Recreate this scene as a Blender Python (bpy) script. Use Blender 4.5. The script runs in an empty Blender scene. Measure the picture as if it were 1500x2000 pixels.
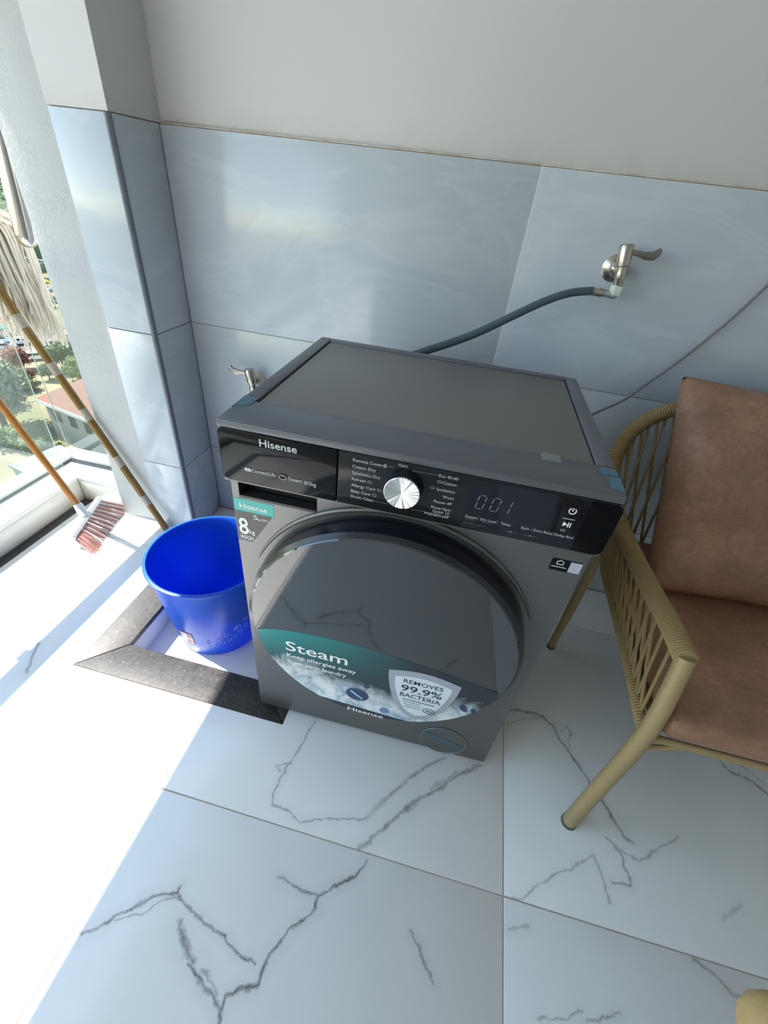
import bpy, bmesh, math, random
from mathutils import Vector, Matrix
random.seed(7)
PI = math.pi
scene = bpy.context.scene
COL = scene.collection

# ------------------------------------------------------------------ camera
FPX, YAW, PITCH, ROLL = 843.8345, -0.1515, -0.6413, 0.1214
CAM = Vector((0.8987, -1.3113, 1.1447))
_f = Vector((math.sin(YAW) * math.cos(PITCH), math.cos(YAW) * math.cos(PITCH), math.sin(PITCH)))
_r0 = Vector((math.cos(YAW), -math.sin(YAW), 0)); _u0 = _r0.cross(_f)
_r = math.cos(ROLL) * _r0 + math.sin(ROLL) * _u0
_u = -math.sin(ROLL) * _r0 + math.cos(ROLL) * _u0
cam_d = bpy.data.cameras.new('camera'); cam = bpy.data.objects.new('camera', cam_d); COL.objects.link(cam)
cam_d.sensor_fit = 'VERTICAL'; cam_d.sensor_height = 36.0; cam_d.lens = FPX / 2000 * 36.0
cam_d.clip_start = 0.02; cam_d.clip_end = 3000
M = Matrix(((_r.x, _u.x, -_f.x, CAM.x), (_r.y, _u.y, -_f.y, CAM.y), (_r.z, _u.z, -_f.z, CAM.z), (0, 0, 0, 1)))
cam.matrix_world = M
scene.camera = cam
def ray(px, py):
    return (_r * ((px - 750) / FPX) - _u * ((py - 1000) / FPX) + _f)
def atz(px, py, z=0.0):
    d = ray(px, py); return CAM + d * ((z - CAM.z) / d.z)
def aty(px, py, y):
    d = ray(px, py); return CAM + d * ((y - CAM.y) / d.y)
def atx(px, py, x):
    d = ray(px, py); return CAM + d * ((x - CAM.x) / d.x)

# ------------------------------------------------------------------ sky, sun, exposure
SUN_T = 0.617                                   # horizontal run of the sun per metre of height
w = bpy.data.worlds.new('sky'); scene.world = w; w.use_nodes = True
nt = w.node_tree; bg = nt.nodes['Background']
sky = nt.nodes.new('ShaderNodeTexSky'); sky.sky_type = 'NISHITA'; sky.sun_disc = False
sky.sun_elevation = math.atan(1 / SUN_T); sky.sun_rotation = math.radians(-93); sky.altitude = 1700
sky.air_density = 1.0; sky.dust_density = 0.5; sky.ozone_density = 1.0
wb = nt.nodes.new('ShaderNodeMix'); wb.data_type = 'RGBA'; wb.blend_type = 'MULTIPLY'; wb.inputs[0].default_value = 1.0
wb.inputs[7].default_value = (1.11, 1.0, 0.81, 1)          # the camera's white balance
nt.links.new(sky.outputs[0], wb.inputs[6]); nt.links.new(wb.outputs[2], bg.inputs[0]); bg.inputs[1].default_value = 0.46
sun_d = bpy.data.lights.new('sun', 'SUN'); sun = bpy.data.objects.new('sun', sun_d); COL.objects.link(sun)
sun_d.energy = 8.8; sun_d.angle = math.radians(0.55); sun_d.color = (1.0, 0.955, 0.89)
sun.rotation_euler = Vector((1.0, -0.045, -1 / SUN_T)).to_track_quat('-Z', 'Y').to_euler()
sun.location = (-20, 0, 30)
vs = scene.view_settings
vs.view_transform = 'Standard'; vs.look = 'None'; vs.gamma = 1.0; vs.use_curve_mapping = False
vs.exposure = 0.76

# ------------------------------------------------------------------ helpers
def S(*c):
    """sRGB 0-255 to linear"""
    o = []
    for v in c:
        v /= 255.0; o.append(v / 12.92 if v <= 0.04045 else ((v + 0.055) / 1.055) ** 2.4)
    return (*o, 1.0)
class G:
    """tiny node-graph builder"""
    def __init__(s, name):
        s.m = bpy.data.materials.new(name); s.m.use_nodes = True; s.t = s.m.node_tree
        s.b = s.t.nodes['Principled BSDF']; s.out = s.t.nodes['Material Output']
    def n(s, typ, **kw):
        nd = s.t.nodes.new('ShaderNode' + typ)
        for k, v in kw.items():
            if k.startswith('i_'): s.set(nd.inputs[k[2:].replace('_', ' ')], v)
            else: setattr(nd, k, v)
        return nd
    def set(s, sock, v):
        if hasattr(v, 'is_output'): s.t.links.new(v, sock)
        elif hasattr(v, 'outputs'): s.t.links.new(v.outputs[0], sock)
        else: sock.default_value = v
    def p(s, name, v): s.set(s.b.inputs[name], v)
    def math(s, op, a, b=0.0, c=None, clamp=False):
        nd = s.n('Math', operation=op, use_clamp=clamp); s.set(nd.inputs[0], a); s.set(nd.inputs[1], b)
        if c is not None: s.set(nd.inputs[2], c)
        return nd.outputs[0]
    def vm(s, op, a, b=None):
        nd = s.n('VectorMath', operation=op); s.set(nd.inputs[0], a)
        if b is not None:
            if op == 'SCALE': s.set(nd.inputs['Scale'], b)
            else: s.set(nd.inputs[1], b)
        return nd.outputs['Value'] if op in ('DOT_PRODUCT', 'LENGTH', 'DISTANCE') else nd.outputs[0]
    def mix(s, f, a, b, blend='MIX'):
        nd = s.n('Mix', data_type='RGBA', blend_type=blend); s.set(nd.inputs[0], f); s.set(nd.inputs[6], a); s.set(nd.inputs[7], b)
        return nd.outputs[2]
    def ramp(s, f, *st):
        nd = s.n('ValToRGB'); s.set(nd.inputs[0], f); e = nd.color_ramp.elements
        while len(e) < len(st): e.new(0.5)
        for k, (pos, c) in enumerate(st): e[k].position = pos; e[k].color = c if hasattr(c, '__len__') else (c, c, c, 1)
        return nd.outputs[0]
    def noise(s, scale, detail=3.0, rough=0.55, vec=None, dist=0.0):
        nd = s.n('TexNoise'); nd.inputs['Scale'].default_value = scale; nd.inputs['Detail'].default_value = detail
        nd.inputs['Roughness'].default_value = rough; nd.inputs['Distortion'].default_value = dist
        if vec is not None: s.set(nd.inputs['Vector'], vec)
        return nd.outputs[0]
    def obj(s): return s.n('TexCoord').outputs['Object']
    def pos(s): return s.n('NewGeometry').outputs['Position']
    def bump(s, h, strength=0.3, dist=0.002):
        nd = s.n('Bump'); nd.inputs['Strength'].default_value = strength; nd.inputs['Distance'].default_value = dist
        s.set(nd.inputs['Height'], h); s.t.links.new(nd.outputs[0], s.b.inputs['Normal'])
def mat(name, col, rough=0.5, metal=0.0, spec=0.5, var=0.0, vscale=12.0, bump=0.0, bscale=60.0, coat=0.0, emit=0.0):
    g = G(name)
    g.p('Roughness', rough); g.p('Metallic', metal); g.p('Specular IOR Level', spec); g.p('Coat Weight', coat)
    if var:
        nz = g.noise(vscale, 4, 0.6, g.obj())
        g.p('Base Color', g.mix(nz, tuple(c * (1 - var) for c in col[:3]) + (1,), tuple(min(1, c * (1 + var)) for c in col[:3]) + (1,)))
    else: g.p('Base Color', col)
    if bump: g.bump(g.noise(bscale, 4, 0.6, g.obj()), bump, 0.003)
    if emit: g.p('Emission Color', col); g.p('Emission Strength', emit)
    return g.m

def link(name, me, m=None, parent=None):
    o = bpy.data.objects.new(name, me); COL.objects.link(o)
    if m is not None:
        if len(me.materials) == 0: me.materials.append(m)
    if parent is not None: o.parent = parent
    return o
def fin(name, bm, m=None, parent=None, smooth=False, ang=None):
    me = bpy.data.meshes.new(name); bmesh.ops.recalc_face_normals(bm, faces=bm.faces[:]); bm.to_mesh(me); bm.free()
    if smooth:
        for p in me.polygons: p.use_smooth = True
        if ang: me.set_sharp_from_angle(angle=math.radians(ang))
    return link(name, me, m, parent)
def tag(o, label=None, cat=None, group=None, kind=None):
    for k, v in (('label', label), ('category', cat), ('group', group), ('kind', kind)):
        if v: o[k] = v
    return o
def empty(name, loc=(0, 0, 0), rz=0.0, label=None, cat=None, group=None):
    o = bpy.data.objects.new(name, None); COL.objects.link(o); o.location = loc; o.rotation_euler = (0, 0, rz)
    o.empty_display_size = 0.05
    return tag(o, label, cat, group)
def bbox(bm, x0, x1, y0, y1, z0, z1):
    v = [bm.verts.new(c) for c in ((x0, y0, z0), (x1, y0, z0), (x1, y1, z0), (x0, y1, z0), (x0, y0, z1), (x1, y0, z1), (x1, y1, z1), (x0, y1, z1))]
    for f in ((0, 3, 2, 1), (4, 5, 6, 7), (0, 1, 5, 4), (1, 2, 6, 5), (2, 3, 7, 6), (3, 0, 4, 7)): bm.faces.new([v[i] for i in f])
    return v
def box(name, x0, x1, y0, y1, z0, z1, m, parent=None, bev=0.0, seg=2):
    bm = bmesh.new(); bbox(bm, x0, x1, y0, y1, z0, z1)
    if bev: bmesh.ops.bevel(bm, geom=bm.edges[:], offset=bev, segments=seg, affect='EDGES', profile=0.5)
    return fin(name, bm, m, parent, smooth=bool(bev), ang=40)
def prism(name, pts, a0, a1, m, parent=None, plane='xy', bev=0.0, smooth=False):
    """polygon in a plane, extruded along the third axis"""
    mk = {'xy': lambda p, a: (p[0], p[1], a), 'xz': lambda p, a: (p[0], a, p[1]), 'yz': lambda p, a: (a, p[0], p[1])}[plane]
    bm = bmesh.new()
    A = [bm.verts.new(mk(p, a0)) for p in pts]; B = [bm.verts.new(mk(p, a1)) for p in pts]
    n = len(pts); fa = bm.faces.new(A); fb = bm.faces.new(B[::-1])
    for i in range(n): bm.faces.new((A[i], A[(i + 1) % n], B[(i + 1) % n], B[i]))
    bmesh.ops.recalc_face_normals(bm, faces=bm.faces[:])
    if bev: bmesh.ops.bevel(bm, geom=list(set(fa.edges[:] + fb.edges[:])), offset=bev, segments=2, affect='EDGES', profile=0.5)
    return fin(name, bm, m, parent, smooth=smooth or bool(bev), ang=35)
def rrect(x0, x1, z0, z1, r, n=6):
    """rounded rectangle, r = (bl, br, tr, tl)"""
    if not hasattr(r, '__len__'): r = (r,) * 4
    out = []
    for (cx, cz, a0, rr) in ((x0, z0, PI, r[0]), (x1, z0, 1.5 * PI, r[1]), (x1, z1, 0, r[2]), (x0, z1, PI / 2, r[3])):
        ox = cx + rr if cx == x0 else cx - rr; oz = cz + rr if cz == z0 else cz - rr
        if rr == 0: out.append((cx, cz)); continue
        for k in range(n + 1):
            a = a0 + PI / 2 * k / n; out.append((ox + rr * math.cos(a), oz + rr * math.sin(a)))
    return out
def circ(cx, cz, r, n=48, a0=0, a1=2 * PI):
    return [(cx + r * math.cos(a0 + (a1 - a0) * k / n), cz + r * math.sin(a0 + (a1 - a0) * k / n)) for k in range(n)]
def catmull(P, n=8, closed=False):
    P = [Vector(p) for p in P]; out = []; N = len(P)
    for i in range(N if closed else N - 1):
        p0 = P[(i - 1) % N] if (closed or i > 0) else P[0] * 2 - P[1]
        p1 = P[i]; p2 = P[(i + 1) % N]
        p3 = P[(i + 2) % N] if (closed or i + 2 < N) else P[-1] * 2 - P[-2]
        for k in range(n):
            t = k / n
            out.append(0.5 * ((2 * p1) + (p2 - p0) * t + (2 * p0 - 5 * p1 + 4 * p2 - p3) * t * t + (3 * p1 - p0 - 3 * p2 + p3) * t ** 3))
    if not closed: out.append(P[-1])
    return out
def tube_bm(bm, path, r, sides=10, caps=True, flat=1.0):
    path = [Vector(p) for p in path]; n = len(path)
    if not hasattr(r, '__len__'): r = [r] * n
    t0 = (path[1] - path[0]).normalized()
    up = Vector((0, 0, 1)) if abs(t0.z) < 0.9 else Vector((1, 0, 0))
    nrm = t0.cross(up).normalized(); rings = []; tp = t0
    for i in range(n):
        t = (path[min(i + 1, n - 1)] - path[max(i - 1, 0)]).normalized()
        q = tp.rotation_difference(t); nrm = (q @ nrm); nrm = (nrm - t * nrm.dot(t)).normalized(); tp = t
        b = t.cross(nrm)
        rings.append([bm.verts.new(path[i] + (nrm * math.cos(2 * PI * k / sides) + b * flat * math.sin(2 * PI * k / sides)) * r[i]) for k in range(sides)])
    for i in range(n - 1):
        for k in range(sides):
            bm.faces.new((rings[i][k], rings[i][(k + 1) % sides], rings[i + 1][(k + 1) % sides], rings[i + 1][k]))
    if caps: bm.faces.new(rings[0][::-1]); bm.faces.new(rings[-1])
def tube(name, path, r, m, parent=None, sides=10, flat=1.0):
    bm = bmesh.new(); tube_bm(bm, path, r, sides, True, flat); return fin(name, bm, m, parent, smooth=True, ang=50)
def lathe_bm(bm, prof, axis='z', c=(0, 0, 0), n=32):
    c = Vector(c); rings = []
    for (r, h) in prof:
        ring = []
        for k in range(n):
            a = 2 * PI * k / n
            if axis == 'z': v = Vector((r * math.cos(a), r * math.sin(a), h))
            elif axis == 'y': v = Vector((r * math.cos(a), h, r * math.sin(a)))
            else: v = Vector((h, r * math.cos(a), r * math.sin(a)))
            ring.append(bm.verts.new(c + v))
        rings.append(ring)
    for i in range(len(rings) - 1):
        for k in range(n): bm.faces.new((rings[i][k], rings[i][(k + 1) % n], rings[i + 1][(k + 1) % n], rings[i + 1][k]))
    if prof[0][0] > 1e-6: bm.faces.new(rings[0][::-1])
    if prof[-1][0] > 1e-6: bm.faces.new(rings[-1])
    bmesh.ops.remove_doubles(bm, verts=bm.verts[:], dist=1e-6)
def lathe(name, prof, m, parent=None, axis='z', c=(0, 0, 0), n=32, ang=40):
    bm = bmesh.new(); lathe_bm(bm, prof, axis, c, n); return fin(name, bm, m, parent, smooth=True, ang=ang)
def text(body, h, u, z, v, m, parent, bold=0.0, width=None, shear=0.0, align='LEFT', name='lettering'):
    """lettering as a thin mesh in the local xz plane facing -y; h = capital height"""
    cu = bpy.data.curves.new('t', 'FONT'); cu.body = body; cu.size = h / 0.70; cu.align_x = align; cu.offset = bold * h
    cu.resolution_u = 3; cu.shear = shear; cu.extrude = 0.0
    to = bpy.data.objects.new('t', cu); COL.objects.link(to)
    dg = bpy.context.evaluated_depsgraph_get(); dg.update()
    me = bpy.data.meshes.new_from_object(to.evaluated_get(dg))
    bpy.data.objects.remove(to); bpy.data.curves.remove(cu)
    sx = 1.0
    if width and len(me.vertices):
        xs = [q.co.x for q in me.vertices]; sx = width / max(1e-6, max(xs) - min(xs))
    for q in me.vertices: q.co = (u + q.co.x * sx, v, z + q.co.y)
    me.materials.clear(); me.name = name
    return link(name, me, m, parent)

# ------------------------------------------------------------------ materials
def vein_tile(name, polys, base=(0.86, 0.875, 0.87), seed=0.0):
    """polished white porcelain with grey marble veins; polys = [(points in metres, width, strength)]"""
    g = G(name)
    P = g.pos()
    P2 = g.vm('MULTIPLY', P, (1, 1, 0))
    dn = g.n('TexNoise'); dn.inputs['Scale'].default_value = 22; dn.inputs['Detail'].default_value = 5; dn.inputs['Roughness'].default_value = 0.65
    g.set(dn.inputs['Vector'], P2)
    off = g.vm('MULTIPLY', g.vm('SUBTRACT', dn.outputs['Color'], (0.5, 0.5, 0.5)), (0.030, 0.030, 0))
    PD = g.vm('ADD', P2, off)
    wn = g.noise(35, 3, 0.6, P2)
    tot = None
    for pts, wd, st in polys:
        dmin = None
        for a, b in zip(pts[:-1], pts[1:]):
            a = Vector((a[0], a[1], 0)); b = Vector((b[0], b[1], 0)); ba = b - a; L2 = max(1e-9, ba.length_squared)
            pa = g.vm('SUBTRACT', PD, tuple(a))
            h = g.math('MULTIPLY', g.vm('DOT_PRODUCT', pa, tuple(ba / L2)), 1.0, clamp=True)
            d = g.vm('LENGTH', g.vm('SUBTRACT', pa, g.vm('SCALE', tuple(ba), h)))
            dmin = d if dmin is None else g.math('MINIMUM', dmin, d)
        k = g.math('MULTIPLY', g.math('SUBTRACT', 1.0, g.math('DIVIDE', dmin, g.math('MULTIPLY_ADD', wn, wd * 1.7, wd * 0.15)), clamp=True), st)
        k2 = g.math('MULTIPLY', g.math('SUBTRACT', 1.0, g.math('DIVIDE', dmin, wd * 4.5), clamp=True), st * 0.22)
        k = g.math('MAXIMUM', g.math('MULTIPLY', k, g.math('MULTIPLY_ADD', wn, 1.4, 0.15), clamp=True), g.math('MULTIPLY', k2, wn))
        tot = k if tot is None else g.math('MAXIMUM', tot, k)
    cl = g.noise(2.4, 5, 0.55, g.vm('ADD', P2, (seed, seed * 0.7, 0)), 0.8)
    b2 = tuple(c * 0.95 for c in base)
    col = g.mix(cl, (*base, 1), (*b2, 1))
    if tot is not None: col = g.mix(tot, col, (0.165, 0.165, 0.18, 1))
    g.p('Base Color', col); g.p('Roughness', 0.13); g.p('Specular IOR Level', 0.5)
    return g.m
def wall_tile_mat(name, base, base2):
    g = G(name); P = g.pos()
    n1 = g.noise(1.6, 6, 0.62, P, 1.4)
    st = g.n('Mapping'); st.inputs['Rotation'].default_value = (0, 0.75, 0); st.inputs['Scale'].default_value = (1.0, 1.0, 2.6)
    g.set(st.inputs['Vector'], P)
    n2 = g.noise(2.2, 8, 0.62, st.outputs[0], 1.2)
    v = g.ramp(n2, (0.0, 0.0), (0.49, 0.0), (0.56, 0.85), (0.60, 0.25), (1.0, 0.35))
    col = g.mix(n1, base, base2)
    col = g.mix(g.math('MULTIPLY', v, 0.20), col, (0.74, 0.75, 0.78, 1))
    g.p('Base Color', col); g.p('Roughness', 0.16); g.p('Specular IOR Level', 0.45)
    return g.m
M_wtile = wall_tile_mat('wall_tile', S(190, 196, 204), S(172, 182, 190))
M_grout = mat('grout', S(188, 174, 158), 0.9, var=0.25, vscale=25)
def paint_mat():
    g = G('white_paint'); P = g.pos(); sep = g.n('SeparateXYZ'); g.set(sep.inputs[0], P)
    nz = g.noise(3.0, 5, 0.6, P)
    base = g.mix(nz, S(203, 201, 201), S(193, 193, 196))
    band = g.math('MULTIPLY', g.math('SUBTRACT', 1.0, g.math('DIVIDE', g.math('SUBTRACT', sep.outputs[2], 1.219), 0.075), clamp=True), 1.0)
    st = g.math('MULTIPLY', g.math('MULTIPLY', band, band), g.ramp(g.noise(9, 5, 0.7, P), (0.3, 0.0), (0.75, 1.0)))
    g.p('Base Color', g.mix(g.math('MULTIPLY', st, 0.55), base, S(176, 160, 140))); g.p('Roughness', 0.55)
    g.bump(g.noise(40, 3, 0.5, P), 0.05, 0.002)
    return g.m
M_paint = paint_mat()
def plaster_mat():
    g = G('rough_plaster'); P = g.pos()
    a = g.n('TexVoronoi', feature='DISTANCE_TO_EDGE'); a.inputs['Scale'].default_value = 38
    dn = g.n('TexNoise'); dn.inputs['Scale'].default_value = 14; dn.inputs['Detail'].default_value = 4; g.set(dn.inputs['Vector'], P)
    g.set(a.inputs['Vector'], g.vm('ADD', P, g.vm('SCALE', dn.outputs['Color'], 0.12)))
    cr = g.ramp(a.outputs['Distance'], (0.0, 0.0), (0.09, 1.0))
    msk = g.ramp(g.noise(6, 3, 0.5, P), (0.45, 0.0), (0.62, 1.0))
    h = g.math('SUBTRACT', 1.0, g.math('MULTIPLY', g.math('SUBTRACT', 1.0, cr), msk))
    g.p('Base Color', g.mix(g.noise(4, 4, 0.6, P), S(196, 196, 196), S(180, 181, 184))); g.p('Roughness', 0.8)
    hh = g.math('ADD', g.math('MULTIPLY', h, 1.0), g.math('MULTIPLY', g.noise(60, 4, 0.6, P), 0.8))
    g.bump(hh, 0.34, 0.004)
    return g.m
M_plaster = plaster_mat()
def granite_mat():
    g = G('grey_granite'); P = g.pos()
    n = g.noise(9, 8, 0.75, P, 0.6); n2 = g.noise(70, 3, 0.7, P)
    col = g.ramp(n, (0.25, S(40, 39, 39)), (0.5, S(58, 57, 56)), (0.75, S(78, 76, 74)))
    col = g.mix(g.ramp(n2, (0.50, 0.0), (0.62, 0.7)), col, S(36, 35, 35))
    col = g.mix(g.ramp(g.noise(120, 3, .7, P), (0.60, 0.0), (0.70, 0.6)), col, S(128, 124, 120))
    g.p('Base Color', col); g.p('Roughness', 0.48)
    return g.m
M_granite = granite_mat()
M_trim = mat('trim_grey', S(112, 118, 128), 0.35, 0.4)
M_steel = mat('stainless', (0.60, 0.58, 0.55, 1), 0.18, 1.0)
M_nickel = mat('brushed_nickel', (0.50, 0.46, 0.42, 1), 0.24, 1.0)
M_dark = mat('dark_seal', S(22, 22, 23), 0.7, spec=0.2)
def glass_mat(name, tint, dust):
    g = G(name); t = g.t
    tr = g.n('BsdfTransparent'); tr.inputs[0].default_value = tint
    gl = g.n('BsdfGlossy'); gl.inputs['Roughness'].default_value = 0.0; gl.inputs[0].default_value = (1, 1, 1, 1)
    df = g.n('BsdfDiffuse'); df.inputs[0].default_value = (0.8, 0.84, 0.82, 1)
    lw = g.n('LayerWeight'); fr = g.math('MULTIPLY_ADD', g.math('POWER', lw.outputs['Facing'], 4.0), 0.55, 0.035)
    m1 = g.n('MixShader'); g.set(m1.inputs[0], dust); t.links.new(tr.outputs[0], m1.inputs[1]); t.links.new(df.outputs[0], m1.inputs[2])
    m2 = g.n('MixShader'); g.set(m2.inputs[0], fr); t.links.new(m1.outputs[0], m2.inputs[1]); t.links.new(gl.outputs[0], m2.inputs[2])
    t.links.new(m2.outputs[0], g.out.inputs[0])
    return g.m
M_glass = glass_mat('balustrade_glass', (0.93, 0.965, 0.955, 1), 0.035)
M_glass_edge = mat('glass_edge', S(214, 224, 220), 0.15, spec=0.6)

# ------------------------------------------------------------------ floor
def fp(pts): return [atz(x, y)[:2] for x, y in pts]
c7 = lambda L: fp([(x * 0.53333, 1350 + y * 0.53333) for x, y in L])
c8 = lambda L: fp([(750 + x * 0.5, 1350 + y * 0.5) for x, y in L])
c2 = lambda L: fp([(x * 0.28, 900 + y * 0.28) for x, y in L])
V_front = [(c7([(1345, 615), (1300, 670), (1165, 750), (1155, 795), (1060, 880), (985, 970), (950, 1040), (938, 1085), (870, 1100), (825, 1130), (800, 1200), (785, 1260)]), .0052, 1.0),
           (c7([(1025, 680), (1090, 730), (1165, 750)]), .0045, .8),
           (c7([(290, 895), (400, 845), (430, 820), (520, 775), (570, 745), (650, 740), (658, 722)]), .0052, .95),
           (c7([(430, 838), (520, 810), (600, 762), (655, 752)]), .003, .6),
           (c7([(655, 750), (700, 810), (800, 890), (925, 1002)]), .0040, .9),
           (c7([(660, 850), (668, 900), (708, 990)]), .009, .9), (c7([(690, 1000), (730, 1070), (780, 1120), (800, 1175)]), .0055, .95),
           (c7([(735, 1030), (780, 1080), (792, 1115)]), .0045, .6), (c8([(105, 935), (130, 985), (165, 1070), (195, 1138)]), .0042, .75)]
V_mid = [(c7([(1155, 110), (1060, 265), (1005, 370), (1000, 415), (1045, 432), (1100, 480), (1200, 470), (1340, 465)]), .0034, .75),
         (c7([(1340, 465), (1400, 400), (1510, 310)]), .010, .42), (c7([(1070, 262), (1010, 272), (1032, 297)]), .0036, .6),
         (c7([(1300, 595), (1380, 520), (1500, 420)]) + c8([(80, 462), (150, 415), (260, 350), (380, 285)])[0:], .0080, .8),
         (c8([(0, 420), (60, 372), (100, 340), (160, 300), (240, 262)]), .007, .7), (c8([(180, 375), (240, 355), (280, 320)]), .008, .5)]
V_right = [(c8([(490, 70), (560, 80), (620, 100), (655, 130), (690, 195), (760, 290), (830, 400), (890, 490), (940, 570), (978, 602)]), .0062, .85),
           (c8([(680, 192), (690, 150), (718, 135), (733, 170), (722, 220), (706, 232)]), .003, .55), (c8([(480, 128), (560, 108), (620, 103)]), .0035, .5),
           (c8([(895, 605), (935, 650), (955, 720), (960, 760), (890, 745)]), .0040, .75), (c8([(860, 570), (910, 615), (1000, 665), (1060, 630), (1150, 575)]), .0042, .6),
           (c8([(470, 830), (540, 815), (620, 745), (680, 715), (740, 690), (815, 640), (850, 710), (880, 830)]), .0040, .6),
           (c8([(1200, 215), (1300, 260), (1350, 310), (1440, 355), (1500, 405)]), .0062, .85), (c8([(1300, 258), (1400, 290), (1510, 385)]), .004, .6), (c8([(1330, 890), (1395, 830)]), .006, .4)]
V_rf = [(c8([(1210, 1035), (1290, 1110), (1350, 1170), (1460, 1232), (1600, 1300)]), .0062, .65), (c8([(490, 932), (560, 915)]), .004, .5), (c8([(610, 1280), (700, 1275), (775, 1262)]), .004, .6), (c8([(800, 1297), (860, 1275), (922, 1258)]), .004, .6)]
V_lf = [(c7([(90, 310), (100, 380), (70, 480), (40, 570), (20, 660)]), .014, .8), (c7([(125, 500), (112, 560)]), .008, .7), (c7([(-20, 700), (10, 760)]), .01, .6)]
V_left = [(c7([(690, 70), (660, 110), (638, 165)]), .009, .6), (c7([(620, 285), (480, 312), (525, 258)]), .007, .7),
          (c2([(150, 830), (280, 835), (390, 880), (340, 960), (320, 1060), (300, 1180), (240, 1350), (190, 1480)]), .008, .8), (c2([(360, 1000), (490, 920), (480, 900), (370, 945)]), .004, .6)]
V_misc = [([(2.1, -2.6), (2.3, -2.3), (2.2, -2.0), (2.5, -1.9)], .006, .7)]

floor_bm = bmesh.new()
for r in ((-.60, 3.0, -3.6, -.79), (-.60, 0.0, -.79, .02), (.62, 3.0, -.79, .02), (0, .62, -.17, .02)): bbox(floor_bm, *r, -.03, -.0012)
bbox(floor_bm, -.74, 3.0, -3.6, .06, -.25, -.13)
floor = tag(fin('floor', floor_bm, M_grout), 'white marble look tiled balcony floor with grey veins and fine joints', kind='structure')
def tile(pts, m):
    cx = sum(p[0] for p in pts) / len(pts); g = 0.0013
    # shrink the outline by the joint
    n = len(pts); out = []
    for i in range(n):
        a, b, c = Vector(pts[i - 1]), Vector(pts[i]), Vector(pts[(i + 1) % n])
        d1 = (b - a).normalized(); d2 = (c - b).normalized()
        n1 = Vector((-d1.y, d1.x)); n2 = Vector((-d2.y, d2.x)); out.append(tuple(b + (n1 + n2) * g))
    return prism('floor_tile', out, -.012, 0.0, m, floor, bev=0.0006)
def rc(x0, x1, y0, y1): return [(x0, y0), (x1, y0), (x1, y1), (x0, y1)]
X0, X1, X2, X3, X4 = -.3925, .4061, 1.197, 1.994, 2.79
YB, YR = -.305, -.209
T_plain = vein_tile('tile_plain', V_misc, seed=3.0)
tile([(X0, -1.0), (X1, -1.0), (X1, -.79), (0, -.79), (0, YB), (X0, YB)], vein_tile('tile_left', V_left, seed=1.0))
tile([(X1, -1.0), (X2, -1.0), (X2, YR), (.62, YR), (.62, -.79), (X1, -.79)], vein_tile('tile_mid', V_mid, seed=2.0))
tile(rc(X2, X3, -1.0, YR), vein_tile('tile_right', V_right, seed=4.0))
tile(rc(X1, X2, -1.8, -1.0), vein_tile('tile_front', V_front, seed=5.0))
tile(rc(X2, X3, -1.8, -1.0), vein_tile('tile_right_front', V_rf, seed=6.0))
tile(rc(X0, X1, -1.8, -1.0), vein_tile('tile_left_front', V_lf, seed=7.0))
for r in ((-.492, X0, -1.0, YB), (-.492, X0, YB, -.137), (X0, 0, YB, -.0), (.62, X2, YR, 0), (0, .62, -.17, 0), (X2, X3, YR, 0), (X3, X4, YR, 0), (X3, X4, -1.0, YR), (X3, X4, -1.8, -1.0),
          (-.492, X0, -1.8, -1.0), (-.492, X0, -2.6, -1.8), (X0, X1, -2.6, -1.8), (X1, X2, -2.6, -1.8), (X2, X3, -2.6, -1.8), (X3, X4, -2.6, -1.8),
          (-.492, X0, -3.4, -2.6), (X0, X1, -3.4, -2.6), (X1, X2, -3.4, -2.6), (X2, X3, -3.4, -2.6), (X3, X4, -3.4, -2.6)): tile(rc(*r), T_plain)
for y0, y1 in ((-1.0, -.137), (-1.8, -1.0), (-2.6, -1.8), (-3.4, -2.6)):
    box('dark_strip', -.529, -.493, y0 + .001, y1 - .001, -.012, .0004, M_granite, floor, .0006)  # narrow dark strip along the foot of the kerb
# sunken washing basin with a mitred granite border
def stone(pts): prism('border_stone', pts, -.018, 0.0006, M_granite, floor, bev=0.0008)
e = .001
stone([(0 + e, -.79 + e), (.62 - e, -.79 + e), (.52 - e, -.69 - e), (.10 + e, -.69 - e)])
stone([(0 + e, -.79 + 3 * e), (.10 - e, -.69 + e), (.10 - e, -.27 - e), (0 + e, -.17 - 3 * e)])
stone([(.62 - e, -.79 + 3 * e), (.62 - e, -.17 - 3 * e), (.52 + e, -.27 - e), (.52 + e, -.69 + e)])
stone([(0 + e, -.17 - e), (.10 + e, -.27 + e), (.52 - e, -.27 + e), (.62 - e, -.17 - e)])
M_basin = mat('basin_tile', S(206, 208, 214), 0.15, var=0.04)
for r in ((.085, .098, -.70, -.26), (.522, .535, -.70, -.26)): box('basin_wall_tile', *r, -.10, -.018, M_basin, floor)
for r in ((.098, .522, -.703, -.69), (.098, .522, -.27, -.257)): box('basin_wall_tile', *r, -.10, -.018, M_basin, floor)
box('basin_floor_tile', .085, .535, -.703, -.50, -.13, -.095, T_plain, floor, .0008)
box('basin_floor_tile', .085, .535, -.498, -.257, -.13, -.095, T_plain, floor, .0008)

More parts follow.
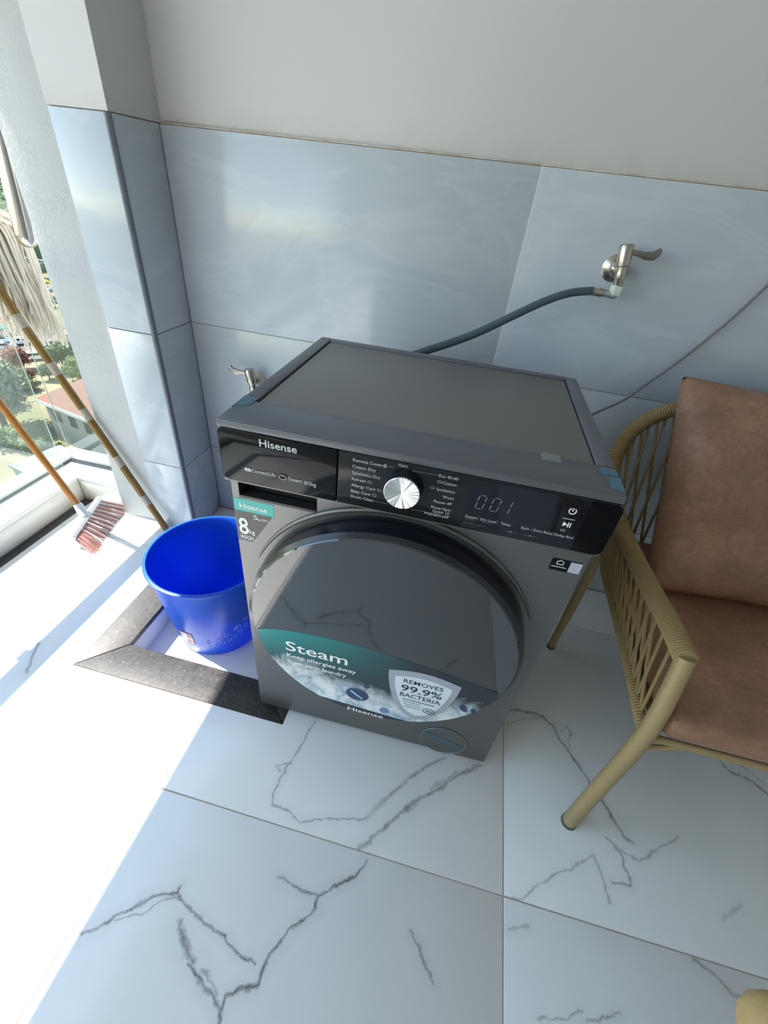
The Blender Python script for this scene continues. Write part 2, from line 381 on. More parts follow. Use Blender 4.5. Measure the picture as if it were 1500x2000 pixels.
# ------------------------------------------------------------------ walls, pillar, column, kerb, ceiling
CEIL = 2.5
ZT, Z1, Z2 = 1.219, .7398, .29
wall_back = tag(box('wall_back', -.02, 3.0, .008, .16, -.02, CEIL, M_paint), 'white painted back wall with glossy pale grey tiles below', kind='structure')
def wtile(x0, x1, y0, y1, z0, z1, parent): return box('wall_tile', x0, x1, y0, y1, z0, z1, M_wtile, parent, .0006)
gq = .0013
for (x0, x1) in ((0.0001, .965), (.965, 1.93), (1.93, 2.80)):
    for (z0, z1) in ((0.002, Z2), (Z2, Z1), (Z1, ZT)):
        wtile(x0 + gq, x1 - gq, 0, .008, z0 + gq, z1 - gq, wall_back)
g = G('dirty_bead'); g.p('Base Color', g.ramp(g.noise(16, 5, .7, g.pos()), (.35, S(206, 200, 194)), (.55, S(188, 170, 154)), (.72, S(150, 124, 108)))); g.p('Roughness', .8)
for x0, x1 in ((.002, .96), (.96, 1.92), (1.92, 2.8)): box('sealant_bead', x0, x1, .0015, .0085, ZT - .0004, ZT + .0032, g.m, wall_back, .001)
M_wg = mat('tile_grout', S(218, 216, 212), 0.9, var=0.12, vscale=40)
for x in (.965, 1.93): box('grout_line', x - .0014, x + .0014, .0003, .0082, .002, ZT, M_wg, wall_back)
for z in (Z2, Z1): box('grout_line', .001, 2.8, .0010, .0081, z - .0011, z + .0011, mat('tile_grout_grey', S(150, 146, 140), 0.9), wall_back)
pill = tag(box('wall_pillar', -.155, -.006, -.172, .15, -.02, CEIL, M_paint), 'white pillar with pale grey tiles to shoulder height beside textured column', kind='structure')
for (z0, z1) in ((0.002, Z2), (Z2, Z1), (Z1, ZT)):
    wtile(-.153, -.0105, -.181, -.172, z0 + gq, z1 - gq, pill)
    wtile(-.006, .0005, -.1695, .0002, z0 + gq, z1 - gq, pill)
bm = bmesh.new(); pts = [(-.0105, -.172), (-.0105, -.1815)] + [(-.0105 + .0115 * math.sin(a * PI / 12), -.170 - .0115 * math.cos(a * PI / 12)) for a in range(0, 7)] + [(-.006, -.1696)]
A = [bm.verts.new((x, y, .001)) for x, y in pts]; B = [bm.verts.new((x, y, ZT - .001)) for x, y in pts]
for i in range(len(pts)): bm.faces.new((A[i], A[(i + 1) % len(pts)], B[(i + 1) % len(pts)], B[i]))
bm.faces.new(A); bm.faces.new(B[::-1])
tag(fin('trim_1', bm, M_trim), 'slim grey corner trim up the tiled pillar edge', kind='structure')
# paint skim that overhangs the tiles a little, at the pillar
box('plaster_skim', -.155, .0015, -.1815, -.172, ZT + .001, CEIL, M_paint, pill)
box('plaster_skim', -.006, .0015, -.172, .008, ZT + .001, CEIL, M_paint, pill)
tag(box('wall_column', -.318, -.1565, -.168, .15, -.02, CEIL, M_plaster, None, .003), 'rough textured pale plaster column at the balcony edge', kind='structure')
# kerb round the balcony edge
KZ = .104
bm = bmesh.new()
for r in ((-.722, -.54, -3.5, -.125), (-.722, -.318, -.125, .04)): bbox(bm, *r, -.13, KZ - .018)
kerb = tag(fin('wall_kerb', bm, M_grout), 'low white tiled kerb carrying the glass balustrade', kind='structure')
T_kerb = vein_tile('kerb_tile', [([(-.60, -.30), (-.56, -.24), (-.57, -.20)], .006, .5), ([(-.62, -.62), (-.58, -.55), (-.55, -.45)], .004, .5)], base=(.80, .80, .78), seed=9.0)
T_face = vein_tile('kerb_face_tile', [], base=(.76, .745, .70), seed=11.0)
for y0, y1 in ((-1.0, -.136), (-1.8, -1.0), (-2.6, -1.8), (-3.4, -2.6)):
    yy = y1 - .001
    box('coping_tile', -.632, -.530, y0 + .001, (y1 if y1 > -.2 else yy), KZ - .016, KZ, T_kerb, kerb, .001)
    box('face_tile', -.542, -.531, y0 + .001, (y1 if y1 > -.2 else yy), .001, KZ - .017, T_face, kerb, .0006)
    box('coping_tile', -.734, -.668, y0 + .001, (.05 if y1 > -.2 else yy), KZ - .016, KZ, T_kerb, kerb, .001)
box('coping_tile', -.632, -.319, -.135, -.052, KZ - .016, KZ, T_kerb, kerb, .001)
box('coping_tile', -.667, -.319, -.014, .05, KZ - .016, KZ, T_kerb, kerb, .001)
box('face_tile', -.530, -.319, -.135, -.124, .001, KZ - .017, T_face, kerb, .0006)
box('glass_channel', -.667, -.633, -3.4, -.015, KZ - .0175, KZ - .010, M_dark, kerb)
box('glass_channel', -.633, -.319, -.051, -.015, KZ - .0175, KZ - .010, M_dark, kerb)
# ceiling slab whose edge throws the long shade line, and the walls behind the camera
tag(box('ceiling', .41 - CEIL * SUN_T, 3.1, -3.7, .3, CEIL, CEIL + .2, M_paint), 'white balcony ceiling slab', kind='structure')
tag(box('wall_right', 2.80, 3.0, -3.7, .008, -.02, CEIL, M_paint), 'white painted right wall', kind='structure')
bm = bmesh.new()
for r in ((-.70, -.118, -.02, CEIL), (-.055, 2.80, -.02, CEIL), (-.118, -.055, -.02, .30), (-.118, -.055, .76, .80), (-.118, -.055, 1.42, CEIL)): bbox(bm, r[0], r[1], -3.7, -3.5, r[2], r[3])
wf = tag(fin('wall_front', bm, M_paint), 'white painted wall facing the machine', kind='structure')
win = tag(box('window_1', -.118, -.055, -3.61, -3.60, .30, .76, M_glass), 'narrow slit window in the far wall', kind='structure')
box('pane', -.118, -.055, -3.61, -3.60, .80, 1.42, M_glass, win)

# ------------------------------------------------------------------ glass balustrade, rail, hanging tube
def glass_panel(name, x0, x1, y0, y1, z0, z1, ends, label):
    o = box(name, x0, x1, y0, y1, z0, z1, M_glass); tag(o, label, 'glass panel', 'glass panels of the balustrade')
    for r in ends: box('polished_edge', *r, z0, z1, M_glass_edge, o)
    return o
glass_panel('glass_panel', -.657, -.645, -3.3, -.078, KZ - .0098, .86, [(-.6525, -.6495, -.078, -.0765)], 'clear glass balustrade panel along the long kerb')
glass_panel('glass_panel', -.640, -.322, -.039, -.027, KZ - .0098, .86, [(-.6415, -.640, -.0345, -.0315)], 'short clear glass balustrade panel beside the textured column')
rail = empty('handrail', (-.66, -.12, .86), 0, 'stainless steel handrail along the top of the long glass panel', 'handrail')
tube('rail_tube', [(0, 0, .033), (0, -3.2, .033)], .032, M_steel, rail, 16)
for y in (-.66, -1.6, -2.6): box('glass_clip', -.012, .017, y - .02, y + .02, -.03, .01, M_steel, rail, .002)
pb = aty(52, 462, -.13); pt_ = aty(-10, 190, -.13)
dirv = (pt_ - pb); top = pb + dirv * ((CEIL - pb.z) / dirv.z)
hang = empty('steel_tube', (top.x, top.y, CEIL), 0, 'polished stainless tube with a rounded end hanging beside the textured column', 'tube')
L = [Vector(top), pb + dirv * .02]
n_ = 7; end = [pb - dirv.normalized() * (.027 * math.sin(k * PI / 2 / n_)) for k in range(n_ + 1)]
rr_ = [.027] * 2 + [.027 * math.cos(k * PI / 2 / n_) + .0005 for k in range(n_ + 1)]
tube('tube_body', [p - top for p in L + end], rr_, M_steel, hang, 20)
lathe('ceiling_plate', [(.045, -.006), (.045, 0)], M_steel, hang, 'z', (0, 0, 0), 24)

# ------------------------------------------------------------------ washing machine
MW, MH, MD = .597, .845, .474
M_body = mat('titanium_metallic', (0.160, 0.158, 0.156, 1), 0.34, 0.6, var=0.04, vscale=3)
M_top = mat('machine_top_grey', (0.158, 0.150, 0.145, 1), 0.42, 0.0, var=0.05, vscale=4)
M_rim = mat('machine_rim_plastic', (0.105, 0.110, 0.125, 1), 0.38)
M_black = mat('black_gloss_panel', (0.005, 0.006, 0.008, 1), 0.08, spec=0.16)
M_panel2 = mat('control_panel_black', (0.014, 0.015, 0.017, 1), 0.16, spec=0.35)
M_disp = mat('display_black', (0.004, 0.005, 0.012, 1), 0.05)
M_glassdoor = mat('smoked_door_glass', (0.026, 0.030, 0.036, 1), 0.045, spec=0.75, coat=0.6)
M_ring = mat('door_side_black', (0.010, 0.012, 0.020, 1), 0.22)
M_cav = mat('drawer_cavity', (0.030, 0.030, 0.032, 1), 0.45)
M_white = mat('white_print', S(236, 238, 238), 0.5)
M_lgrey = mat('grey_print', S(190, 194, 196), 0.5)
M_dim = mat('dim_print', S(112, 114, 118), 0.5)
M_seg = mat('led_digits', S(120, 120, 128), 0.5)
M_teal = mat('teal_print', S(52, 178, 172), 0.4)
M_stk = mat('grey_sticker', S(78, 76, 75), 0.45)
M_black_ink = mat('dark_ink', S(38, 44, 56), 0.5)
wm = empty('washing_machine', (.5455, -.7565, 0), .0101, 'dark grey front loading washing machine with round smoked door and black control panel', 'washing machine')
box('cabinet', 0.002, MW - .002, .03, MD, .02, .832, M_body, wm, .006)
bm = bmesh.new()
for (u0, u1, z0, z1) in ((0, MW, .014, .692), (0, .013, .692, .725), (.154, MW, .692, .725), (0, MW, .725, .738)):
    bbox(bm, u0, u1, 0, .031, z0, z1)
fin('front_panel', bm, M_body, wm)
box('drawer_cavity', .013, .154, .026, .0305, .692, .725, M_cav, wm)
prism('drawer_lip', [(.013, .692), (.154, .692), (.154, .697), (.013, .697)], -.001, .02, M_cav, wm, 'xz')
for x in (.05, MW - .05):
    for y in (.06, MD - .05): lathe('foot', [(.018, 0), (.018, .012), (.010, .014), (.010, .022)], M_dark, wm, 'z', (x, y, 0.0008), 16)
# top with rim and sunken panel
box('top_front_rim', 0, MW, -.019, .064, .832, .845, M_rim, wm, .003)
box('top_side_rim', 0, .026, .0645, MD, .832, .845, M_rim, wm, .0025)
box('top_side_rim', MW - .026, MW, .0645, MD, .832, .845, M_rim, wm, .0025)
box('top_back_rim', .0265, MW - .0265, MD - .022, MD, .832, .845, M_rim, wm, .0025)
box('top_seal', .026, MW - .026, .064, MD - .021, .832, .8352, M_dark, wm)
box('top_panel', .0295, MW - .0285, .0665, MD - .026, .8335, .8425, M_top, wm, .0015)
# control panel: drawer front and fascia
drawer = prism('drawer_front', rrect(0.0, .192, .739, .8325, (.010, .001, .001, .010)), -.020, .002, M_black, wm, 'xz', .0015)
panel = prism('control_panel', rrect(.1935, MW + .003, .739, .8325, (.001, .014, .012, .001)), -.020, .002, M_panel2, wm, 'xz', .0015)
prism('panel_edge', [(0, .735), (MW, .735), (MW, .7392), (0, .7392)], -.016, .004, M_body, wm, 'xz')
prism('end_cap', rrect(.556, MW + .0025, .741, .831, (.001, .012, .011, .001)), -.0206, -.0195, M_black, wm, 'xz')
disp = prism('display_window', rrect(.391, .556, .743, .829, .003), -.0206, -.0195, M_disp, wm, 'xz')
PV = -.0209
text('Hisense', .0122, .068, .8135, PV, M_lgrey, wm, .02, width=.060)
text('ConnectLife', .0066, .052, .7635, PV, M_lgrey, wm, 0, width=.040)
prism('icon', circ(.0435, .7665, .0034, 16), PV, PV + .0005, M_lgrey, wm, 'xz'); prism('icon', circ(.0482, .7665, .0034, 16), PV, PV + .0005, M_lgrey, wm, 'xz')
bm = bmesh.new(); tube_bm(bm, catmull([(.100, PV, .762), (.099, PV, .7665), (.1035, PV, .769), (.108, PV, .768), (.1105, PV, .7645), (.107, PV, .7615)], 4, True) + [Vector((.100, PV, .762))], .0005, 5); fin('icon', bm, M_lgrey, wm)
text('Steam', .0066, .1135, .762, PV, M_lgrey, wm, 0, width=.022)
text('8/5kg', .0072, .140, .7605, PV, M_lgrey, wm, 0, width=.019)
def lab(s, u, z, h=.0052, wd=None, al='LEFT', m=M_lgrey): text(s, h, u, z, PV, m, wm, 0, wd, align=al)
for s, z in (('Remote Control', .8195), ('Cotton Dry', .8085), ('Synthetics Dry', .7975), ('Refresh', .7865), ('Allergy Care', .7755), ('Baby Care', .7645), ('Drum Clean', .7545)):
    lab(s, .2155, z)
lab('Auto', .2835, .8262, .0048)
for s, z in (('Eco 40-60', .8215), ('Cotton', .8110), ('Synthetics', .7985), ('Wool', .7870), ('Power 49\'', .7765), ('Rinse+Spin', .7655), ('Quick 15\'', .7585), ('Wash&Dry60\'', .7520)):
    lab(s, .3715, z, .0048, al='RIGHT')
def bar(u0, z0, u1, z1, m, t=.0005):
    tube('print_line', [(u0, PV, z0), (u1, PV, z1)], t, m, wm, 5)
def icon_box(u, z, a=.0026, b=.0018, r=.0008):
    P = [(u + x, PV, z + q) for x, q in rrect(-a, a, -b, b, r, 3)]; tube('icon', P + [P[0]], .00035, M_lgrey, wm, 4)
icon_box(.2650, .822, .0014, .0026); icon_box(.2440, .789, .0030, .0018); icon_box(.2600, .778, .0030, .0018); icon_box(.2530, .767, .0030, .0018)
icon_box(.3465, .8135, .003, .0016); icon_box(.3375, .801, .003, .0016)
bar(.2680, .822, .277, .8225, M_dim); bar(.305, .823, .3440, .824, M_dim); bar(.2510, .7565, .276, .7565, M_dim); bar(.312, .756, .345, .756, M_dim)
# display
def seg_digit(u, z, segs, w=.0105, h=.0235):
    L = {'a': ((0, h), (w, h)), 'b': ((w, h), (w, h / 2)), 'c': ((w, h / 2), (w, 0)), 'd': ((0, 0), (w, 0)), 'e': ((0, h / 2), (0, 0)), 'f': ((0, h), (0, h / 2))}
    for s in segs:
        (a, b), (c, d) = L[s]; dx, dz = c - a, d - b
        tube('led_segment', [(u + a + dx * .16 + b * .12, PV, z + b + dz * .16), (u + c - dx * .16 + d * .12, PV, z + d - dz * .16)], .00075, M_seg, wm, 5)
seg_digit(.4045, .7815, 'abcdef'); seg_digit(.4255, .7815, 'abcdef'); seg_digit(.4415, .7815, 'bc')
for s, u, wd in (('Steam', .394, .017), ('Dry Level', .417, .0225), ('Temp.', .447, .0155), ('Spin', .477, .012), ('Extra Rinse', .4955, .0265), ('Delay End', .5255, .0265)): lab(s, u, .7615, .0045, wd)
for u in (.4138, .4422, .4930, .5235): bar(u, .7605, u, .7675, M_dim, .0004)
for u0, u1, z in ((.395, .409, .7592), (.420, .436, .7592), (.394, .427, .7515), (.456, .474, .7515), (.485, .504, .7515)): bar(u0, z, u1, z, M_dim, .00035)
for u in (.465, .4945): prism('icon', circ(u, .7515, .0017, 10), PV, PV + .0004, M_dim, wm, 'xz')
P = [(.5365 + .0048 * math.cos(a), PV, .8085 + .0048 * math.sin(a)) for a in [PI / 2 + .55 + (2 * PI - 1.1) * k / 20 for k in range(21)]]
tube('icon', P, .0008, M_white, wm, 6); tube('icon', [(.5365, PV, .8085), (.5365, PV, .8137)], .0008, M_white, wm, 6)
bar(.5275, .7945, .5440, .7945, M_lgrey, .0007)
prism('icon', [(.531, .7805), (.531, .7885), (.5375, .7845)], PV, PV + .0004, M_white, wm, 'xz')
for u in (.5385, .5415): bar(u, .7805, u, .7885, M_white, .0008)
icon_box(.5345, .7735, .0026, .0015)
# dial
dl = lathe('dial_base', [(.030, 0), (.0285, -.005), (.0265, -.020), (.0, -.020)], M_ring, wm, 'y', (.296, -.0195, .7935), 48)
g = G('brushed_aluminium'); g.p('Base Color', (.88, .89, .88, 1)); g.p('Metallic', 1.0); g.p('Roughness', 0.30); g.p('Anisotropic', 0.9)
sp_ = g.n('SeparateXYZ'); g.set(sp_.inputs[0], g.obj())
an = g.math('ARCTAN2', sp_.outputs[2], sp_.outputs[0]); cv = g.n('CombineXYZ'); g.set(cv.inputs[0], g.math('COSINE', an)); g.set(cv.inputs[1], g.math('SINE', an))
rad = g.math('SQRT', g.math('ADD', g.math('POWER', sp_.outputs[0], 2.0), g.math('POWER', sp_.outputs[2], 2.0)))
g.bump(g.math('MULTIPLY', g.noise(2.2, 3, .6, cv.outputs[0]), g.math('MULTIPLY', rad, 60.0)), 0.55, 0.012)
tg = g.n('Tangent', direction_type='RADIAL', axis='Y'); g.t.links.new(tg.outputs[0], g.b.inputs['Tangent'])
face = lathe('dial_face', [(.0268, .0015), (.0268, -.0006), (.0258, -.0016), (.0002, -.0018)], g.m, None, 'y', (0, 0, 0), 64)
face.parent = dl; face.location = (.296, -.0400, .7935)
# door
DC = (.2955, .4490); DR = .262
door = lathe('door', [(DR + .004, .001), (DR + .005, -.010), (DR + .003, -.044), (DR - .004, -.0505), (0.0, -.0505)], M_ring, wm, 'y', (DC[0], 0, DC[1]), 96, 30)
lathe('door_glass', [(DR - .0045, -.0500), (DR - .007, -.0532), (.20, -.0550), (.10, -.0562), (.0, -.0566)], M_glassdoor, door, 'y', (DC[0], 0, DC[1]), 96, 40)
lip = [(DC[0] + .279 * math.cos(a), -.001, DC[1] + .279 * math.sin(a)) for a in [math.radians(22 + 136 * k / 48) for k in range(49)]]
tube('door_recess_lip', lip, [.0008 + .0042 * math.sin(PI * k / 48) ** .5 for k in range(49)], M_body, wm, 8)
dome = lambda u, z: -.0536 - .0028 * max(0, 1 - ((u - DC[0]) ** 2 + (z - DC[1]) ** 2) / DR ** 2)
# printed film on the lower part of the door
def arc_top(u): return .398 + .045 * math.sin(max(0, min(1, (u - .036) / .53)) ** .75 * PI) ** .8 - .012 * max(0, (u - .036) / .53)
def film(name, zlo, zhi, m, lift, nu=90, nz=22):
    bm = bmesh.new(); cols = []
    for i in range(nu + 1):
        u = DC[0] - (DR - .008) + 2 * (DR - .008) * i / nu
        hc = math.sqrt(max(0, (DR - .0078) ** 2 - (u - DC[0]) ** 2))
        lo = max(zlo(u), DC[1] - hc); hi = min(zhi(u), DC[1] + hc)
        if hi - lo < .0006: cols.append(None); continue
        cols.append([bm.verts.new((u, dome(u, lo + (hi - lo) * k / nz) - lift, lo + (hi - lo) * k / nz)) for k in range(nz + 1)])
    for a, b in zip(cols[:-1], cols[1:]):
        if a and b:
            for k in range(nz): bm.faces.new((a[k], b[k], b[k + 1], a[k + 1]))
    return fin(name, bm, m, door, True)
def film_mat():
    g = G('steam_film'); P = g.obj(); sep = g.n('SeparateXYZ'); g.set(sep.inputs[0], P)
    u, z = sep.outputs[0], sep.outputs[2]
    nz = g.noise(16, 5, 0.62, P, 0.8)
    # cloud top edge wobbles with noise
    hgt = g.math('ADD', g.math('DIVIDE', g.math('SUBTRACT', z, .215), .100), g.math('MULTIPLY', g.math('SUBTRACT', nz, .5), 1.5))
    hgt = g.math('ADD', hgt, g.math('MULTIPLY', g.math('ABSOLUTE', g.math('SUBTRACT', u, .30)), -1.6))
    cloud = g.ramp(hgt, (0.12, 1.0), (0.55, 0.75), (0.85, 0.25), (1.0, 0.0))
    cc = g.ramp(g.noise(26, 5, 0.65, P, 1.0), (0.30, S(120, 152, 178)), (0.48, S(196, 212, 222)), (0.62, S(232, 236, 240)))
    tl = g.math('MULTIPLY', g.math('SUBTRACT', 1.0, g.math('DIVIDE', g.math('SUBTRACT', u, .04), .34), clamp=True), g.math('DIVIDE', g.math('SUBTRACT', z, .30), .13, clamp=True))
    bgc = g.mix(g.math('MULTIPLY', tl, 1.0), S(42, 50, 58), S(20, 150, 152))
    g.p('Base Color', g.mix(cloud, bgc, cc)); g.p('Roughness', 0.22)
    return g.m
film('printed_film', lambda u: .222 - .055 * (u - .17), arc_top, film_mat(), .0004)
film('brand_strip', lambda u: -1, lambda u: .2215 - .055 * (u - .17), M_black_ink, .0002)
DV = -.0478
def dtext(s, h, u, z, m, bold=0, wd=None, tilt=0.0):
    o = text(s, h, u, z, 0, m, door, bold, wd)
    for q in o.data.vertices: q.co.y = dome(q.co.x, q.co.z) - .0011
    return o
dtext('Steam', .030, .106, .3665, M_white, .012, .132)
dtext('Keep allergies away', .0125, .108, .3435, M_white, .012, .150)
dtext('from your laundry', .0125, .109, .3220, M_white, .012, .130)
dtext('Hisense', .0135, .246, .1965, M_white, .02, .082)
# shield badge
def dprism(name, pts, m, d0, d1):
    o = prism(name, pts, -d1, -d0, m, door, 'xz'); o.location = (0, -.0538, 0); return o
SC = (.3965, .318)
def shield(s):
    P = []
    for k in range(13):
        t = k / 12; P.append((SC[0] - .072 * s + .144 * s * t, SC[1] + .070 * s + .014 * s * math.sin(PI * t)))
    for k in range(1, 13):
        t = k / 12; P.append((SC[0] + .072 * s * math.cos(t * PI / 2) ** .48, SC[1] + .070 * s - (.158 * s) * (t ** 1.15)))
    for k in range(1, 12):
        t = 1 - k / 12; P.append((SC[0] - .072 * s * math.cos(t * PI / 2) ** .48, SC[1] + .070 * s - (.158 * s) * (t ** 1.15)))
    return P
dprism('shield_rim', shield(1.0), mat('shield_silver', S(176, 182, 196), 0.3, 0.3), -.001, .0034)
dprism('shield_face', shield(.80), mat('shield_white', S(214, 226, 234), 0.35), .0030, .0042)
def stext(s, h, z, wd, m=M_black_ink, bold=.015):
    o = text(s, h, 0, 0, 0, m, door, bold, wd, align='CENTER'); o.location = (SC[0], -.0584, z)
stext('REMOVES', .0130, .3600, .080, bold=.004); stext('99.9%', .0210, .3315, .084, bold=.012); stext('BACTERIA', .0140, .3110, .084, bold=.006)
for k, (u0, u1) in enumerate(((.362, .430), (.364, .402), (.366, .404), (.368, .404))):
    tube('micro_print', [(u0, -.0583, .3020 - k * .0085), (u1, -.0583, .3020 - k * .0085)], .0011 if k == 0 else .0006, M_dim, door, 5)
P = [(.421 + .0125 * math.cos(2 * PI * k / 24), -.0583, .2775 + .0085 * math.sin(2 * PI * k / 24)) for k in range(25)]
tube('badge_ring', P, .0007, M_black_ink, door, 5); tube('badge_mark', [(.4145, -.0583, .2775), (.4275, -.0583, .2775)], .0018, M_dim, door, 5)
# printed microbes
M_bug = mat('microbe_blue', S(52, 64, 104), 0.35, var=0.5, vscale=90); M_ball = mat('ball_blue', S(112, 132, 186), 0.3)
ang = [(2 * PI * k / 44) for k in range(44)]
def emb(name, pts, m, u, z):
    o = prism(name, pts, -.0008, .0004, m, door, 'xz'); o.location = (u, dome(u, z) - .0006, z); return o
emb('microbe', [((.0265 if k % 2 else .0225) * math.cos(a) , (.024 if k % 2 else .0200) * math.sin(a)) for k, a in enumerate(ang)], M_bug, .266, .2685)
emb('microbe_gleam', [(-.016, .009), (-.012, .013), (.014, -.008), (.012, -.012)], mat('gleam', S(150, 200, 226), 0.3), .266, .2685).location.y -= .001
emb('droplet', circ(0, 0, .0065, 18), M_bug, .284, .308); emb('droplet', circ(0, 0, .0105, 18), M_ball, .329, .232)
emb('droplet', [(-.010, .006), (-.004, .014), (.004, .008), (.009, -.006), (.004, -.011), (-.006, -.006)], M_bug, .487, .316)
emb('droplet', [(-.008, .003), (-.003, .009), (.005, .002), (.006, -.007), (-.001, -.009)], M_bug, .508, .314)
# stickers on the front
V1 = -.0006
prism('capacity_sticker', [(.001, .662), (.072, .662), (.029, .592), (.001, .592)], V1, .0005, M_stk, wm, 'xz')
prism('capacity_sticker', [(.001, .6622), (.075, .6622), (.075, .6885), (.001, .6885)], V1, .0005, M_teal, wm, 'xz')
V2 = -.0012
text('Hisense', .0118, .0105, .6690, V2, M_white, wm, .015, .052)
text('8', .0370, .0045, .6095, V2, M_white, wm, .02, .0185); text('kg', .0105, .0235, .6125, V2, M_white, wm, .01, .0115)
text('WASH', .0100, .0055, .5965, V2, M_white, wm, .012, .0260)
text('5', .0105, .0350, .6485, V2, M_white, wm, 0, .007); text('kg DRY', .0050, .0430, .6485, V2, M_white, wm, 0, .020)
prism('energy_sticker', rrect(.545, .5935, .680, .7045, .003), V1, .0005, M_black, wm, 'xz')
prism('energy_sticker', [(.5745, .6815), (.5925, .6815), (.5925, .7030), (.5745, .7030)], V2, .0002, mat('pale_square', S(188, 192, 204), 0.5), wm, 'xz')
tube('icon', [(.554, V2, .694), (.554, V2, .6995), (.559, V2, .7025), (.564, V2, .6995), (.564, V2, .694), (.554, V2, .694)], .0007, M_white, wm, 5)
tube('icon', [(.5475, V2, .6885), (.5705, V2, .6885)], .0007, M_white, wm, 5)
# pump filter cover with its film
lathe('filter_cover', [(.056, .0005), (.056, -.0012), (.0, -.0014)], M_body, wm, 'y', (.4840, 0, .066), 48)
M_film = mat('blue_film', S(62, 104, 124), 0.25)
P = [(.4840 + .0565 * math.cos(a), -.0013, .066 + .0565 * math.sin(a)) for a in [2 * PI * k / 60 for k in range(61)]]
tube('film_edge', P, .0009, mat('film_edge_grey', S(120, 140, 152), 0.3), wm, 5)
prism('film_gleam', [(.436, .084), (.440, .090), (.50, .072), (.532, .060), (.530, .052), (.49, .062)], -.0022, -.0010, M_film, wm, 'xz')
# bits of packing tape
prism('tape', [(.572, .034), (.5965, .038), (.5965, .056), (.572, .056)], .8450, .8455, M_film, wm)
prism('tape', [(.578, -.002), (.5965, -.004), (.5965, .034), (.5805, .030)], .8450, .8454, M_film, wm)
prism('tape', [(.001, .030), (.024, .046), (.026, .075), (.001, .078)], .8450, .8455, M_film, wm)
M_clear = mat('clear_tape', S(118, 120, 118), 0.15)
prism('tape', [(.487, .046), (.516, .046), (.516, .070), (.487, .070)], .8450, .8454, M_clear, wm)

# ------------------------------------------------------------------ bucket
BX, BY, BZ = .259, -.474, -.0945
def bucket_mat():
    g = G('blue_plastic'); g.p('Base Color', S(30, 96, 206)); g.p('Roughness', 0.30); g.p('Specular IOR Level', 0.5)
    tl = g.n('BsdfTranslucent'); tl.inputs[0].default_value = S(20, 88, 250)
    mx = g.n('MixShader'); mx.inputs[0].default_value = 0.28
    g.t.links.new(g.b.outputs[0], mx.inputs[1]); g.t.links.new(tl.outputs[0], mx.inputs[2]); g.t.links.new(mx.outputs[0], g.out.inputs[0])
    return g.m
bk = empty('bucket', (BX, BY, BZ), 0, 'bright blue plastic bucket standing in the sunken basin', 'bucket')
H = .322
M_blue = bucket_mat()
prof = [(.118, .004), (.122, .0), (.131, .0), (.134, .006), (.140, .06), (.155, .18), (.168, .285), (.1695, H - .012), (.175, H - .012), (.1785, H - .008), (.1785, H - .002), (.175, H),
        (.169, H), (.1665, H - .004), (.165, .285), (.152, .18), (.137, .06), (.131, .008), (.0, .008)]
bm = bmesh.new(); lathe_bm(bm, prof + [(.0, .004)], 'z', (0, 0, 0), 72); fin('shell', bm, M_blue, bk, True, 50)
bm = bmesh.new()                                            # curved paper label on the outside
a0 = math.radians(-101); cols = []
for i in range(9):
    a = a0 + (i / 8 - .5) * .36
    cols.append([bm.verts.new(((.1412 + (z - .06) * .125) * math.cos(a), (.1412 + (z - .06) * .125) * math.sin(a), z)) for z in (.055, .075, .095, .115)])
for a, b in zip(cols[:-1], cols[1:]):
    for k in range(3): bm.faces.new((a[k], b[k], b[k + 1], a[k + 1]))
g = G('bucket_label'); g.p('Base Color', g.ramp(g.noise(38, 4, 0.7, g.obj(), 1.5), (0.36, S(48, 32, 52)), (0.47, S(150, 66, 60)), (0.55, S(220, 214, 214)), (0.66, S(96, 60, 88)))); g.p('Roughness', 0.4)
fin('paper_label', bm, g.m, bk, True)
M_scuff = mat('moulded_squiggle', S(150, 186, 250), 0.5)
for k in range(14):                                         # pale moulded scribbles
    a = a0 + .52 + (k % 7) * .13 + random.uniform(-.04, .04); z0 = .05 + (k // 7) * .03 + (k % 7) * .010 + random.uniform(-.006, .006)
    P = []
    for j in range(9):
        t = j / 8 * 2 * PI * random.choice((.6, .9)); aa = a + .05 * math.cos(t + k); zz = z0 + .009 * math.sin(t * 1.0 + k)
        rr = .1400 + (zz - .06) * .125 + .0004; P.append((rr * math.cos(aa), rr * math.sin(aa), zz))
    tube('moulded_squiggle', P, .0009, M_scuff, bk, 4)

# ------------------------------------------------------------------ broom and mop
M_owood = mat('orange_wood', S(176, 112, 40), 0.32, var=0.28, vscale=30, coat=0.4)
M_bwood = mat('olive_wood', S(126, 94, 34), 0.4, var=0.25, vscale=22, coat=0.3)
M_wplast = mat('white_plastic', S(226, 228, 232), 0.4)
tipA, tipB = Vector((-.265, -.402, 0)), Vector((-.350, -.120, 0))
barA = atx(143, 1050, -.398); barA.z = max(barA.z, .0); barA = atz(141, 1051, .045); barB = atz(194, 973, .085)
sock = (barA + barB) / 2 + Vector((-.004, 0, .004))
broom = empty('broom', ((tipA + tipB) / 2), 0, 'broom with orange wooden handle, white head and red and white bristles', 'broom')
O = broom.location
bd = (barB - barA).normalized(); tipm = (tipA + tipB) / 2
down = (tipm - (barA + barB) / 2); down = (down - bd * down.dot(bd)).normalized(); side = bd.cross(down).normalized()
bm = bmesh.new(); vv = bbox(bm, -1, 1, -1, 1, -1, 1); Lb = (barB - barA).length / 2 * 1.02
for v in vv:
    x, y, z = v.co; tap = 1.0
    v.co = (barA + barB) / 2 + bd * x * Lb + side * y * .013 - down * z * .009 - O
bmesh.ops.bevel(bm, geom=bm.edges[:], offset=.004, segments=2, affect='EDGES'); fin('broom_head', bm, M_wplast, broom, True, 40)
handle_far = atx(0, 788, -.52)
hs = atz(155, 990, sock.z + .028)
